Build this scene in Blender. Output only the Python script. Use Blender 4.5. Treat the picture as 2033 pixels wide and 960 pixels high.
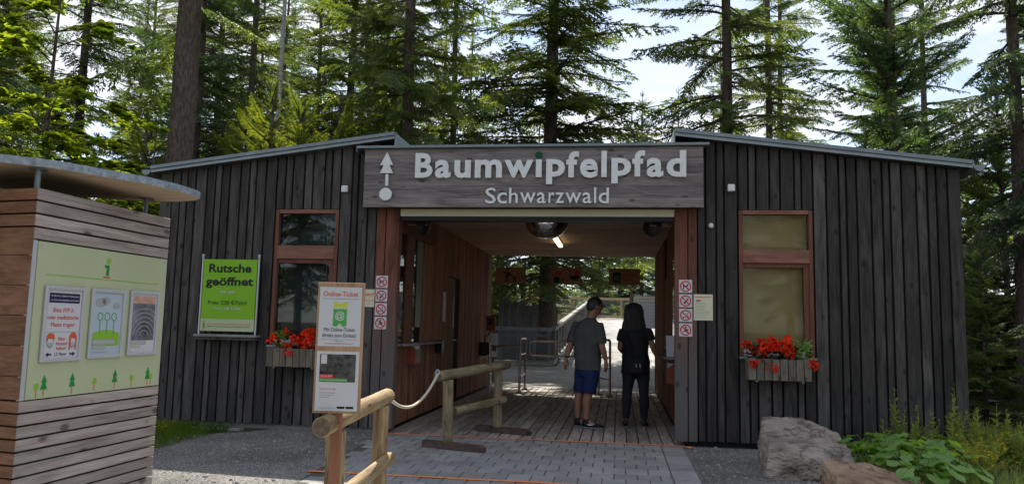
import bpy, bmesh, math, random
import numpy as np
from mathutils import Vector, Matrix, noise as mnoise

# ------------------------------------------------------------------ scene, camera, light
sc = bpy.context.scene
for o in list(bpy.data.objects):
    bpy.data.objects.remove(o)
COL = sc.collection
R = math.radians

cam_data = bpy.data.cameras.new('camera')
cam = bpy.data.objects.new('camera', cam_data)
COL.objects.link(cam)
cam_data.sensor_width = 36.0
cam_data.lens = 36.0 * 1523.0 / 2033.0
cam_data.clip_start = 0.05
cam_data.clip_end = 3000.0
YAW, PITCH, ROLL = 0.139993, 0.1087465, 0.0225826
_f = Vector((-math.sin(YAW) * math.cos(PITCH), math.cos(YAW) * math.cos(PITCH), math.sin(PITCH)))
_r = Vector((math.cos(YAW), math.sin(YAW), 0.0))
_u = _r.cross(_f)
_r2 = _r * math.cos(ROLL) + _u * math.sin(ROLL)
_u2 = _u * math.cos(ROLL) - _r * math.sin(ROLL)
cam.matrix_world = Matrix(((_r2.x, _u2.x, -_f.x, 0.0), (_r2.y, _u2.y, -_f.y, -9.382),
                           (_r2.z, _u2.z, -_f.z, 1.35), (0, 0, 0, 1)))
sc.camera = cam

SUN_EL, SUN_AZ = R(50.0), R(-24.0)      # the sun stands behind the building, to the left
world = bpy.data.worlds.new('World')
sc.world = world
world.use_nodes = True
wn, wl = world.node_tree.nodes, world.node_tree.links
wn.clear()
w_out = wn.new('ShaderNodeOutputWorld')
w_bg = wn.new('ShaderNodeBackground')
w_bg.inputs['Strength'].default_value = 0.11
sky = wn.new('ShaderNodeTexSky')
sky.sky_type = 'NISHITA'
sky.sun_disc = False
sky.sun_elevation = SUN_EL
sky.sun_rotation = SUN_AZ
sky.altitude = 700
sky.air_density = 1.0
sky.dust_density = 1.0
# thin broken cloud, the same all round the sky
wtc = wn.new('ShaderNodeTexCoord')
wmap = wn.new('ShaderNodeMapping')
wmap.inputs['Scale'].default_value = (1.0, 1.0, 2.6)
wnoise = wn.new('ShaderNodeTexNoise')
wnoise.inputs['Scale'].default_value = 2.6
wnoise.inputs['Detail'].default_value = 7
wnoise.inputs['Roughness'].default_value = 0.55
wramp = wn.new('ShaderNodeValToRGB')
wramp.color_ramp.elements[0].position = 0.36
wramp.color_ramp.elements[1].position = 0.60
wramp.color_ramp.elements[1].color = (0.85, 0.85, 0.85, 1)
wmix = wn.new('ShaderNodeMix')
wmix.data_type = 'RGBA'
wmix.inputs['B'].default_value = (5.6, 5.6, 5.75, 1)
wl.new(wtc.outputs['Generated'], wmap.inputs['Vector'])
wl.new(wmap.outputs['Vector'], wnoise.inputs['Vector'])
wl.new(wnoise.outputs['Fac'], wramp.inputs['Fac'])
wl.new(wramp.outputs['Color'], wmix.inputs['Factor'])
wl.new(sky.outputs['Color'], wmix.inputs['A'])
wl.new(wmix.outputs['Result'], w_bg.inputs['Color'])
wl.new(w_bg.outputs['Background'], w_out.inputs['Surface'])

sun_data = bpy.data.lights.new('sun', 'SUN')
sun_data.energy = 5.0
sun_data.angle = R(0.53)
sun_data.color = (1.0, 0.93, 0.82)
sun = bpy.data.objects.new('sun', sun_data)
COL.objects.link(sun)
sd = Vector((math.sin(SUN_AZ) * math.cos(SUN_EL), math.cos(SUN_AZ) * math.cos(SUN_EL), math.sin(SUN_EL)))
sun.rotation_euler = sd.to_track_quat('Z', 'Y').to_euler()
sun.location = sd * 60

sc.view_settings.view_transform = 'Standard'
sc.view_settings.look = 'None'
sc.view_settings.exposure = 0.92
sc.view_settings.gamma = 1.0
sc.view_settings.use_curve_mapping = False
sc.render.engine = 'CYCLES'
sc.cycles.use_denoising = True
sc.cycles.max_bounces = 7
sc.cycles.transparent_max_bounces = 6
sc.cycles.caustics_reflective = False
sc.cycles.caustics_refractive = False

# ------------------------------------------------------------------ materials
MATS = {}


def newmat(name):
    m = bpy.data.materials.new(name)
    m.use_nodes = True
    n, l = m.node_tree.nodes, m.node_tree.links
    b = n['Principled BSDF']
    MATS[name] = m
    return m, n, l, b


def plain(name, col, rough=0.6, metal=0.0, spec=0.3, var=0.0, vscale=8.0, bump=0.0, bscale=60.0):
    m, n, l, b = newmat(name)
    b.inputs['Base Color'].default_value = (*col, 1)
    b.inputs['Roughness'].default_value = rough
    b.inputs['Metallic'].default_value = metal
    b.inputs['Specular IOR Level'].default_value = spec
    tc = n.new('ShaderNodeTexCoord')
    if var > 0:
        no = n.new('ShaderNodeTexNoise')
        no.inputs['Scale'].default_value = vscale
        no.inputs['Detail'].default_value = 5
        l.new(tc.outputs['Object'], no.inputs['Vector'])
        rp = n.new('ShaderNodeValToRGB')
        rp.color_ramp.elements[0].position = 0.3
        rp.color_ramp.elements[1].position = 0.7
        rp.color_ramp.elements[0].color = (*[c * (1 - var) for c in col], 1)
        rp.color_ramp.elements[1].color = (*[min(1, c * (1 + var)) for c in col], 1)
        l.new(no.outputs['Fac'], rp.inputs['Fac'])
        l.new(rp.outputs['Color'], b.inputs['Base Color'])
    if bump > 0:
        nb = n.new('ShaderNodeTexNoise')
        nb.inputs['Scale'].default_value = bscale
        nb.inputs['Detail'].default_value = 4
        l.new(tc.outputs['Object'], nb.inputs['Vector'])
        bp = n.new('ShaderNodeBump')
        bp.inputs['Strength'].default_value = bump
        bp.inputs['Distance'].default_value = 0.01
        l.new(nb.outputs['Fac'], bp.inputs['Height'])
        l.new(bp.outputs['Normal'], b.inputs['Normal'])
    return m


def wood(name, dark, light, axis='Z', cracks=False, rough=0.75, var=0.3, knots=True, grain=1.0, bump=0.35, stain=None, spec=0.25):
    """weathered timber: long grain along one axis, knots, each piece its own tone"""
    m, n, l, b = newmat(name)
    b.inputs['Roughness'].default_value = rough
    b.inputs['Specular IOR Level'].default_value = spec
    tc = n.new('ShaderNodeTexCoord')
    oi = n.new('ShaderNodeObjectInfo')
    mu = n.new('ShaderNodeMath'); mu.operation = 'MULTIPLY'; mu.inputs[1].default_value = 53.0
    l.new(oi.outputs['Random'], mu.inputs[0])
    ad = n.new('ShaderNodeVectorMath'); ad.operation = 'ADD'
    l.new(tc.outputs['Object'], ad.inputs[0]); l.new(mu.outputs[0], ad.inputs[1])

    def mapped(k, s):
        mp = n.new('ShaderNodeMapping')
        v = [s, s, s]; v['XYZ'.index(axis)] = s / k
        mp.inputs['Scale'].default_value = v
        l.new(ad.outputs[0], mp.inputs['Vector'])
        return mp.outputs['Vector']
    g1 = n.new('ShaderNodeTexNoise'); g1.inputs['Scale'].default_value = 1.0
    g1.inputs['Detail'].default_value = 7; g1.inputs['Roughness'].default_value = 0.65
    l.new(mapped(22.0, 70.0 * grain), g1.inputs['Vector'])
    g2 = n.new('ShaderNodeTexNoise'); g2.inputs['Scale'].default_value = 1.0
    g2.inputs['Detail'].default_value = 3; g2.inputs['Distortion'].default_value = 1.2
    l.new(mapped(6.0, 9.0 * grain), g2.inputs['Vector'])
    mx = n.new('ShaderNodeMath'); mx.operation = 'ADD'
    l.new(g1.outputs['Fac'], mx.inputs[0]); l.new(g2.outputs['Fac'], mx.inputs[1])
    hf = n.new('ShaderNodeMath'); hf.operation = 'MULTIPLY'; hf.inputs[1].default_value = 0.5
    l.new(mx.outputs[0], hf.inputs[0])
    rp = n.new('ShaderNodeValToRGB')
    rp.color_ramp.elements[0].position = 0.36; rp.color_ramp.elements[0].color = (*dark, 1)
    rp.color_ramp.elements[1].position = 0.64; rp.color_ramp.elements[1].color = (*light, 1)
    l.new(hf.outputs[0], rp.inputs['Fac'])
    col = rp.outputs['Color']
    # tone of the piece
    mr = n.new('ShaderNodeMapRange')
    mr.inputs['To Min'].default_value = 1 - var; mr.inputs['To Max'].default_value = 1 + var
    l.new(oi.outputs['Random'], mr.inputs['Value'])
    hs = n.new('ShaderNodeHueSaturation')
    l.new(mr.outputs['Result'], hs.inputs['Value']); l.new(col, hs.inputs['Color'])
    col = hs.outputs['Color']
    if stain:
        # upper, sheltered wood keeps its red oil; below it has gone grey (zlow..zhigh)
        c2, z0, z1 = stain
        sp = n.new('ShaderNodeSeparateXYZ'); l.new(tc.outputs['Object'], sp.inputs[0])
        nz = n.new('ShaderNodeTexNoise'); nz.inputs['Scale'].default_value = 5.0
        l.new(mapped(5.0, 12.0), nz.inputs['Vector'])
        sm = n.new('ShaderNodeMath'); sm.operation = 'MULTIPLY_ADD'
        sm.inputs[1].default_value = 1.2; l.new(nz.outputs['Fac'], sm.inputs[0]); l.new(sp.outputs['Z'], sm.inputs[2])
        rr = n.new('ShaderNodeMapRange'); rr.inputs['From Min'].default_value = z0 + .6; rr.inputs['From Max'].default_value = z1 + .6
        l.new(sm.outputs[0], rr.inputs['Value'])
        mm = n.new('ShaderNodeMix'); mm.data_type = 'RGBA'
        l.new(rr.outputs['Result'], mm.inputs['Factor'])
        # c2 grey below multiplied by grain
        gm = n.new('ShaderNodeMix'); gm.data_type = 'RGBA'; gm.blend_type = 'MIX'
        l.new(hf.outputs[0], gm.inputs['Factor'])
        gm.inputs['A'].default_value = (*[c * .6 for c in c2], 1); gm.inputs['B'].default_value = (*[c * 1.4 for c in c2], 1)
        l.new(gm.outputs['Result'], mm.inputs['A']); l.new(col, mm.inputs['B'])
        col = mm.outputs['Result']
    if knots:
        vo = n.new('ShaderNodeTexVoronoi'); vo.inputs['Scale'].default_value = 1.0
        l.new(mapped(1.9, 7.5), vo.inputs['Vector'])
        kr = n.new('ShaderNodeValToRGB')
        kr.color_ramp.elements[0].position = 0.10; kr.color_ramp.elements[0].color = (0.3, 0.28, 0.26, 1)
        kr.color_ramp.elements[1].position = 0.20; kr.color_ramp.elements[1].color = (1, 1, 1, 1)
        l.new(vo.outputs['Distance'], kr.inputs['Fac'])
        km = n.new('ShaderNodeMix'); km.data_type = 'RGBA'; km.blend_type = 'MULTIPLY'
        km.inputs['Factor'].default_value = 0.85
        l.new(col, km.inputs['A']); l.new(kr.outputs['Color'], km.inputs['B'])
        col = km.outputs['Result']
    if cracks:
        nc = n.new('ShaderNodeTexNoise'); nc.inputs['Scale'].default_value = 1.0; nc.inputs['Detail'].default_value = 2
        l.new(mapped(14.0, 16.0), nc.inputs['Vector'])
        cr = n.new('ShaderNodeValToRGB')
        cr.color_ramp.elements[0].position = 0.488; cr.color_ramp.elements[0].color = (1, 1, 1, 1)
        cr.color_ramp.elements[1].position = 0.512; cr.color_ramp.elements[1].color = (1, 1, 1, 1)
        e_ = cr.color_ramp.elements.new(0.5); e_.color = (0.22, 0.18, 0.14, 1)
        l.new(nc.outputs['Fac'], cr.inputs['Fac'])
        cm = n.new('ShaderNodeMix'); cm.data_type = 'RGBA'; cm.blend_type = 'MULTIPLY'; cm.inputs['Factor'].default_value = .9
        l.new(col, cm.inputs['A']); l.new(cr.outputs['Color'], cm.inputs['B']); col = cm.outputs['Result']
        nw = n.new('ShaderNodeTexNoise'); nw.inputs['Scale'].default_value = 1.0; nw.inputs['Detail'].default_value = 4
        l.new(mapped(2.5, 7.0), nw.inputs['Vector'])
        wr2 = n.new('ShaderNodeMapRange'); wr2.inputs['From Min'].default_value = .35; wr2.inputs['From Max'].default_value = .65; wr2.inputs['To Min'].default_value = .62; wr2.inputs['To Max'].default_value = 1.15
        l.new(nw.outputs['Fac'], wr2.inputs['Value'])
        hw = n.new('ShaderNodeHueSaturation'); l.new(wr2.outputs['Result'], hw.inputs['Value']); l.new(col, hw.inputs['Color']); col = hw.outputs['Color']
    l.new(col, b.inputs['Base Color'])
    bp = n.new('ShaderNodeBump'); bp.inputs['Strength'].default_value = bump; bp.inputs['Distance'].default_value = 0.004
    l.new(g1.outputs['Fac'], bp.inputs['Height']); l.new(bp.outputs['Normal'], b.inputs['Normal'])
    return m


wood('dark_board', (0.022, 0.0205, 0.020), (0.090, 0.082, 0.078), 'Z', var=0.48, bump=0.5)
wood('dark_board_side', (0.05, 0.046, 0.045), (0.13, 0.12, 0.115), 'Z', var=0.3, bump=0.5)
wood('red_post', (0.07, 0.03, 0.02), (0.22, 0.082, 0.048), 'Z', var=0.12, stain=((0.105, 0.096, 0.093), 0.7, 2.1))
wood('red_frame', (0.10, 0.04, 0.028), (0.20, 0.085, 0.056), 'Z', var=0.1, knots=False)
wood('red_frame_x', (0.14, 0.06, 0.042), (0.27, 0.13, 0.09), 'X', var=0.1, knots=False)
wood('slat', (0.13, 0.055, 0.036), (0.36, 0.165, 0.10), 'Z', var=0.35)
wood('ceiling_wood', (0.42, 0.28, 0.185), (0.66, 0.47, 0.34), 'X', var=0.14)
wood('door_wood', (0.13, 0.06, 0.035), (0.24, 0.12, 0.07), 'Z', var=0.1)
wood('sign_wood', (0.095, 0.083, 0.082), (0.28, 0.245, 0.24), 'X', var=0.16)
wood('deck_wood', (0.17, 0.148, 0.13), (0.46, 0.415, 0.375), 'Y', var=0.24)
wood('plaza_wood', (0.20, 0.185, 0.17), (0.40, 0.375, 0.35), 'X', var=0.12)
wood('box_wood', (0.085, 0.072, 0.058), (0.21, 0.18, 0.14), 'Z', var=0.2)
wood('log_wood', (0.17, 0.105, 0.05), (0.47, 0.345, 0.185), 'Z', True, var=0.12, grain=0.7, bump=0.6)
wood('log_wood_old', (0.13, 0.10, 0.055), (0.34, 0.275, 0.165), 'Z', True, var=0.1, grain=0.7, bump=0.6)
wood('foot_wood', (0.05, 0.03, 0.026), (0.13, 0.085, 0.075), 'X', var=0.1)
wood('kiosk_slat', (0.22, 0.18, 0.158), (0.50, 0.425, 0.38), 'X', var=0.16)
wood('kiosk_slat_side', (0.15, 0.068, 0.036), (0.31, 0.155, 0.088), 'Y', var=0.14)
wood('stand_wood', (0.27, 0.155, 0.085), (0.46, 0.29, 0.17), 'Z', var=0.08, knots=False)
wood('stand_post', (0.20, 0.085, 0.045), (0.34, 0.155, 0.085), 'Z', var=0.08, knots=False)
wood('grey_wood', (0.10, 0.10, 0.098), (0.235, 0.232, 0.225), 'Z', var=0.2)
wood('grey_wood_x', (0.16, 0.155, 0.148), (0.36, 0.345, 0.325), 'X', var=0.15)
wood('pale_wood', (0.36, 0.26, 0.17), (0.58, 0.45, 0.32), 'Z', var=0.15)
wood('ply', (0.50, 0.36, 0.24), (0.70, 0.53, 0.37), 'Y', var=0.05, knots=False)
wood('hang_wood', (0.38, 0.22, 0.16), (0.50, 0.31, 0.23), 'X', var=0.06, knots=False)
plain('gap_black', (0.012, 0.012, 0.013), 0.9)
plain('metal_grey', (0.21, 0.24, 0.26), 0.5, 0.6, var=0.12, vscale=4)
plain('metal_flash', (0.28, 0.32, 0.35), 0.45, 0.6, var=0.1, vscale=4)
plain('galvanised', (0.27, 0.31, 0.345), 0.6, 0.3, var=0.35, vscale=26, bump=0.1, bscale=40)
plain('steel', (0.42, 0.40, 0.38), 0.28, 0.95, var=0.08)
plain('alu', (0.50, 0.52, 0.53), 0.5, 0.3)
plain('letter_white', (0.70, 0.72, 0.72), 0.5, 0.0, var=0.07, vscale=12)
plain('white', (0.74, 0.74, 0.72), 0.5)
plain('paper', (0.55, 0.55, 0.56), 0.7)
plain('cream', (0.62, 0.60, 0.44), 0.5)
plain('panel_green', (0.46, 0.50, 0.31), 0.42, var=0.04, vscale=2)
plain('line_green', (0.24, 0.46, 0.04), 0.5)
plain('sign_green', (0.20, 0.44, 0.015), 0.45, var=0.06, vscale=3)
plain('dark_green', (0.02, 0.24, 0.05), 0.5)
plain('deep_green', (0.012, 0.06, 0.03), 0.6)
plain('mid_green', (0.07, 0.34, 0.07), 0.5)
plain('lime', (0.50, 0.56, 0.03), 0.5)
plain('navy', (0.015, 0.018, 0.07), 0.5)
plain('black', (0.012, 0.012, 0.013), 0.5)
plain('dark_plastic', (0.02, 0.017, 0.017), 0.38)
plain('red', (0.55, 0.025, 0.03), 0.45)
plain('orange_red', (0.62, 0.10, 0.04), 0.5)
plain('brown_red', (0.26, 0.06, 0.035), 0.45)
plain('tape', (0.92, 0.27, 0.07), 0.6, var=0.12, vscale=14)
plain('grey_print', (0.35, 0.36, 0.36), 0.6)
plain('sky_print', (0.42, 0.50, 0.56), 0.35)
plain('photo_dark', (0.062, 0.058, 0.056), 0.4, var=0.85, vscale=30)
plain('photo_grey', (0.13, 0.14, 0.16), 0.35, var=0.6, vscale=9)
plain('photo_sunset', (0.52, 0.30, 0.22), 0.35, var=0.25, vscale=14)
plain('photo_brown', (0.17, 0.08, 0.05), 0.4, var=0.5, vscale=22)
plain('rope', (0.58, 0.50, 0.40), 0.9, bump=0.6, bscale=120)
plain('log_end', (0.14, 0.10, 0.065), 0.85, var=0.45, vscale=30)
plain('concrete', (0.22, 0.22, 0.205), 0.9, var=0.2, vscale=9, bump=0.4)
plain('joint_sand', (0.085, 0.08, 0.07), 0.95, var=0.3, vscale=20)
plain('soil', (0.035, 0.026, 0.018), 0.95, var=0.3, bump=0.6)
plain('screen', (0.03, 0.05, 0.13), 0.15)
plain('blind', (0.58, 0.45, 0.20), 0.75, var=0.14, vscale=3)
plain('room_dark', (0.17, 0.20, 0.215), 0.9)
plain('room_wall', (0.30, 0.27, 0.2), 0.9)
# skin and cloth
plain('skin', (0.26, 0.13, 0.09), 0.55, spec=0.35)
plain('hair_dark', (0.012, 0.010, 0.009), 0.45, spec=0.5, bump=0.6, bscale=90)
plain('shirt_grey', (0.06, 0.065, 0.062), 0.9, var=0.12, vscale=10, bump=0.25, bscale=18)
plain('shorts_blue', (0.008, 0.020, 0.085), 0.85, bump=0.25, bscale=18)
plain('cloth_black', (0.013, 0.013, 0.015), 0.85, bump=0.25, bscale=18)
plain('denim_black', (0.014, 0.016, 0.022), 0.85, bump=0.2, bscale=26)
plain('shoe_black', (0.010, 0.011, 0.014), 0.5)
plain('shoe_sole', (0.16, 0.17, 0.19), 0.6)


def ground_mat(name, c0, c1, c2, scale, bump):
    m, n, l, b = newmat(name)
    b.inputs['Roughness'].default_value = 0.92
    b.inputs['Specular IOR Level'].default_value = 0.2
    tc = n.new('ShaderNodeTexCoord')
    vo = n.new('ShaderNodeTexVoronoi'); vo.inputs['Scale'].default_value = scale
    l.new(tc.outputs['Object'], vo.inputs['Vector'])
    no = n.new('ShaderNodeTexNoise'); no.inputs['Scale'].default_value = 0.9; no.inputs['Detail'].default_value = 8
    l.new(tc.outputs['Object'], no.inputs['Vector'])
    sp = n.new('ShaderNodeSeparateColor'); l.new(vo.outputs['Color'], sp.inputs[0])
    rp = n.new('ShaderNodeValToRGB')
    rp.color_ramp.elements[0].color = (*c0, 1); rp.color_ramp.elements[1].color = (*c2, 1)
    e = rp.color_ramp.elements.new(0.55); e.color = (*c1, 1)
    l.new(sp.outputs[0], rp.inputs['Fac'])
    mr = n.new('ShaderNodeMapRange'); mr.inputs['From Min'].default_value = .3; mr.inputs['From Max'].default_value = .7
    mr.inputs['To Min'].default_value = .62; mr.inputs['To Max'].default_value = 1.4
    l.new(no.outputs['Fac'], mr.inputs['Value'])
    hs = n.new('ShaderNodeHueSaturation'); l.new(rp.outputs['Color'], hs.inputs['Color']); l.new(mr.outputs['Result'], hs.inputs['Value'])
    l.new(hs.outputs['Color'], b.inputs['Base Color'])
    bp = n.new('ShaderNodeBump'); bp.inputs['Strength'].default_value = bump; bp.inputs['Distance'].default_value = 0.02
    l.new(vo.outputs['Distance'], bp.inputs['Height']); bp.invert = True
    l.new(bp.outputs['Normal'], b.inputs['Normal'])
    return m


ground_mat('gravel', (0.08, 0.078, 0.075), (0.195, 0.19, 0.18), (0.42, 0.40, 0.375), 95.0, 0.9)
ground_mat('forest_floor', (0.02, 0.018, 0.01), (0.05, 0.05, 0.02), (0.09, 0.085, 0.03), 14.0, 0.8)
ground_mat('ramp_surface', (0.26, 0.255, 0.25), (0.33, 0.325, 0.32), (0.42, 0.41, 0.40), 60.0, 0.3)


def paver_mat():
    m, n, l, b = newmat('paver')
    b.inputs['Roughness'].default_value = 0.82
    tc = n.new('ShaderNodeTexCoord'); oi = n.new('ShaderNodeObjectInfo')
    ge = n.new('ShaderNodeNewGeometry')
    n1 = n.new('ShaderNodeTexNoise'); n1.inputs['Scale'].default_value = 3.0; n1.inputs['Detail'].default_value = 7
    l.new(ge.outputs['Position'], n1.inputs['Vector'])
    n2 = n.new('ShaderNodeTexNoise'); n2.inputs['Scale'].default_value = 160.0; n2.inputs['Detail'].default_value = 2
    l.new(ge.outputs['Position'], n2.inputs['Vector'])
    a = n.new('ShaderNodeMath'); a.operation = 'ADD'; l.new(n1.outputs['Fac'], a.inputs[0]); l.new(n2.outputs['Fac'], a.inputs[1])
    h = n.new('ShaderNodeMath'); h.operation = 'MULTIPLY'; h.inputs[1].default_value = .5; l.new(a.outputs[0], h.inputs[0])
    rp = n.new('ShaderNodeValToRGB')
    rp.color_ramp.elements[0].position = .33; rp.color_ramp.elements[0].color = (0.165, 0.165, 0.164, 1)
    rp.color_ramp.elements[1].position = .68; rp.color_ramp.elements[1].color = (0.30, 0.297, 0.29, 1)
    l.new(h.outputs[0], rp.inputs['Fac'])
    mr = n.new('ShaderNodeMapRange'); mr.inputs['To Min'].default_value = .84; mr.inputs['To Max'].default_value = 1.14
    l.new(oi.outputs['Random'], mr.inputs['Value'])
    hs = n.new('ShaderNodeHueSaturation'); l.new(mr.outputs['Result'], hs.inputs['Value']); l.new(rp.outputs['Color'], hs.inputs['Color'])
    l.new(hs.outputs['Color'], b.inputs['Base Color'])
    bp = n.new('ShaderNodeBump'); bp.inputs['Strength'].default_value = .3; bp.inputs['Distance'].default_value = .004
    l.new(n2.outputs['Fac'], bp.inputs['Height']); l.new(bp.outputs['Normal'], b.inputs['Normal'])


paver_mat()


def rock_mat(name='sandstone', tint=(1, 1, 1)):
    m, n, l, b = newmat(name)
    b.inputs['Roughness'].default_value = 0.9
    tc = n.new('ShaderNodeTexCoord')
    mp = n.new('ShaderNodeMapping'); mp.inputs['Scale'].default_value = (3, 3, 9); mp.inputs['Rotation'].default_value = (.2, .1, 0)
    l.new(tc.outputs['Object'], mp.inputs['Vector'])
    n1 = n.new('ShaderNodeTexNoise'); n1.inputs['Scale'].default_value = 1.0; n1.inputs['Detail'].default_value = 9; n1.inputs['Roughness'].default_value = .62
    l.new(mp.outputs['Vector'], n1.inputs['Vector'])
    n2 = n.new('ShaderNodeTexNoise'); n2.inputs['Scale'].default_value = 45; n2.inputs['Detail'].default_value = 5
    l.new(tc.outputs['Object'], n2.inputs['Vector'])
    rp = n.new('ShaderNodeValToRGB')
    rp.color_ramp.elements[0].position = .34; rp.color_ramp.elements[0].color = (0.10, 0.075, 0.06, 1)
    rp.color_ramp.elements[1].position = .72; rp.color_ramp.elements[1].color = (0.43, 0.37, 0.32, 1)
    e = rp.color_ramp.elements.new(.5); e.color = (0.27, 0.225, 0.19, 1)
    l.new(n1.outputs['Fac'], rp.inputs['Fac'])
    tm = n.new('ShaderNodeMix'); tm.data_type = 'RGBA'; tm.blend_type = 'MULTIPLY'; tm.inputs['Factor'].default_value = 1
    l.new(rp.outputs['Color'], tm.inputs['A']); tm.inputs['B'].default_value = (*tint, 1)
    # thin dark fractures and pale lichen flecks
    nc = n.new('ShaderNodeTexNoise'); nc.inputs['Scale'].default_value = .55; nc.inputs['Detail'].default_value = 5; nc.inputs['Distortion'].default_value = .6
    l.new(mp.outputs['Vector'], nc.inputs['Vector'])
    cr = n.new('ShaderNodeValToRGB'); cr.color_ramp.elements[0].position = .485; cr.color_ramp.elements[1].position = .515
    cr.color_ramp.elements[0].color = (1, 1, 1, 1); cr.color_ramp.elements[1].color = (1, 1, 1, 1)
    e2 = cr.color_ramp.elements.new(.5); e2.color = (.25, .2, .17, 1)
    l.new(nc.outputs['Fac'], cr.inputs['Fac'])
    cm = n.new('ShaderNodeMix'); cm.data_type = 'RGBA'; cm.blend_type = 'MULTIPLY'; cm.inputs['Factor'].default_value = .8
    l.new(tm.outputs['Result'], cm.inputs['A']); l.new(cr.outputs['Color'], cm.inputs['B'])
    l.new(cm.outputs['Result'], b.inputs['Base Color'])
    a = n.new('ShaderNodeMath'); a.operation = 'ADD'; l.new(n1.outputs['Fac'], a.inputs[0]); l.new(n2.outputs['Fac'], a.inputs[1])
    bp = n.new('ShaderNodeBump'); bp.inputs['Strength'].default_value = .8; bp.inputs['Distance'].default_value = .03
    l.new(a.outputs[0], bp.inputs['Height']); l.new(bp.outputs['Normal'], b.inputs['Normal'])


rock_mat()
rock_mat('sandstone_sunlit', (1.12, .90, .70))  # tint paints orange sunlight into the low boulder's stone and sets it apart


def leaf_mat(name, c0, c1, trans=0.45, tcol=None, nscale=1.6, var=0.2, gloss=0.0):
    """thin leaves: reflect and let light through; hue drifts between clumps and trees"""
    m, n, l, b = newmat(name)
    n.remove(b)
    out = n['Material Output']
    tc = n.new('ShaderNodeTexCoord'); oi = n.new('ShaderNodeObjectInfo')
    no = n.new('ShaderNodeTexNoise'); no.inputs['Scale'].default_value = nscale; no.inputs['Detail'].default_value = 4
    l.new(tc.outputs['Object'], no.inputs['Vector'])
    rp = n.new('ShaderNodeValToRGB')
    rp.color_ramp.elements[0].position = .35; rp.color_ramp.elements[0].color = (*c0, 1)
    rp.color_ramp.elements[1].position = .68; rp.color_ramp.elements[1].color = (*c1, 1)
    l.new(no.outputs['Fac'], rp.inputs['Fac'])
    mr = n.new('ShaderNodeMapRange'); mr.inputs['To Min'].default_value = 1 - var; mr.inputs['To Max'].default_value = 1 + var
    l.new(oi.outputs['Random'], mr.inputs['Value'])
    hs = n.new('ShaderNodeHueSaturation'); l.new(mr.outputs['Result'], hs.inputs['Value']); l.new(rp.outputs['Color'], hs.inputs['Color'])
    df = n.new('ShaderNodeBsdfDiffuse'); l.new(hs.outputs['Color'], df.inputs['Color'])
    tr = n.new('ShaderNodeBsdfTranslucent')
    gm = n.new('ShaderNodeMix'); gm.data_type = 'RGBA'; gm.blend_type = 'MULTIPLY'; gm.inputs['Factor'].default_value = 1
    l.new(hs.outputs['Color'], gm.inputs['A']); gm.inputs['B'].default_value = (*(tcol or (2.4, 2.2, 0.7)), 1)
    l.new(gm.outputs['Result'], tr.inputs['Color'])
    ms = n.new('ShaderNodeMixShader'); ms.inputs['Fac'].default_value = trans
    l.new(df.outputs[0], ms.inputs[1]); l.new(tr.outputs[0], ms.inputs[2])
    res = ms.outputs[0]
    if gloss > 0:
        gl = n.new('ShaderNodeBsdfGlossy'); gl.inputs['Roughness'].default_value = .45
        gl.inputs['Color'].default_value = (.8, .8, .8, 1)
        m2 = n.new('ShaderNodeMixShader'); m2.inputs['Fac'].default_value = gloss
        l.new(res, m2.inputs[1]); l.new(gl.outputs[0], m2.inputs[2]); res = m2.outputs[0]
    l.new(res, out.inputs['Surface'])
    return m


leaf_mat('needles', (0.045, 0.085, 0.032), (0.11, 0.15, 0.045), 0.48, gloss=0.05)
leaf_mat('needles_blue', (0.038, 0.08, 0.05), (0.085, 0.14, 0.07), 0.45, gloss=0.05)
leaf_mat('needles_yellow', (0.075, 0.120, 0.028), (0.155, 0.190, 0.045), 0.52)
leaf_mat('broadleaf', (0.10, 0.165, 0.024), (0.20, 0.25, 0.038), 0.60, tcol=(2.15, 1.95, .7))
leaf_mat('bright_leaf', (0.13, 0.26, 0.06), (0.23, 0.38, 0.10), 0.45, gloss=0.05)
leaf_mat('weed', (0.14, 0.20, 0.065), (0.27, 0.33, 0.14), 0.5)
leaf_mat('dark_leaf', (0.012, 0.025, 0.012), (0.03, 0.05, 0.02), 0.3, gloss=0.05)
leaf_mat('petal_red', (0.70, 0.03, 0.015), (0.88, 0.085, 0.03), 0.35, tcol=(1.1, 1.2, 1.0), nscale=30)
leaf_mat('petal_yellow', (0.55, 0.42, 0.03), (0.65, 0.50, 0.05), 0.35, tcol=(1.1, 1.1, 1.0))
leaf_mat('grass', (0.045, 0.095, 0.015), (0.10, 0.15, 0.03), 0.45)
leaf_mat('dry_brown', (0.14, 0.085, 0.04), (0.22, 0.14, 0.06), 0.4, tcol=(1.3, 1.1, .8))


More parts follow.
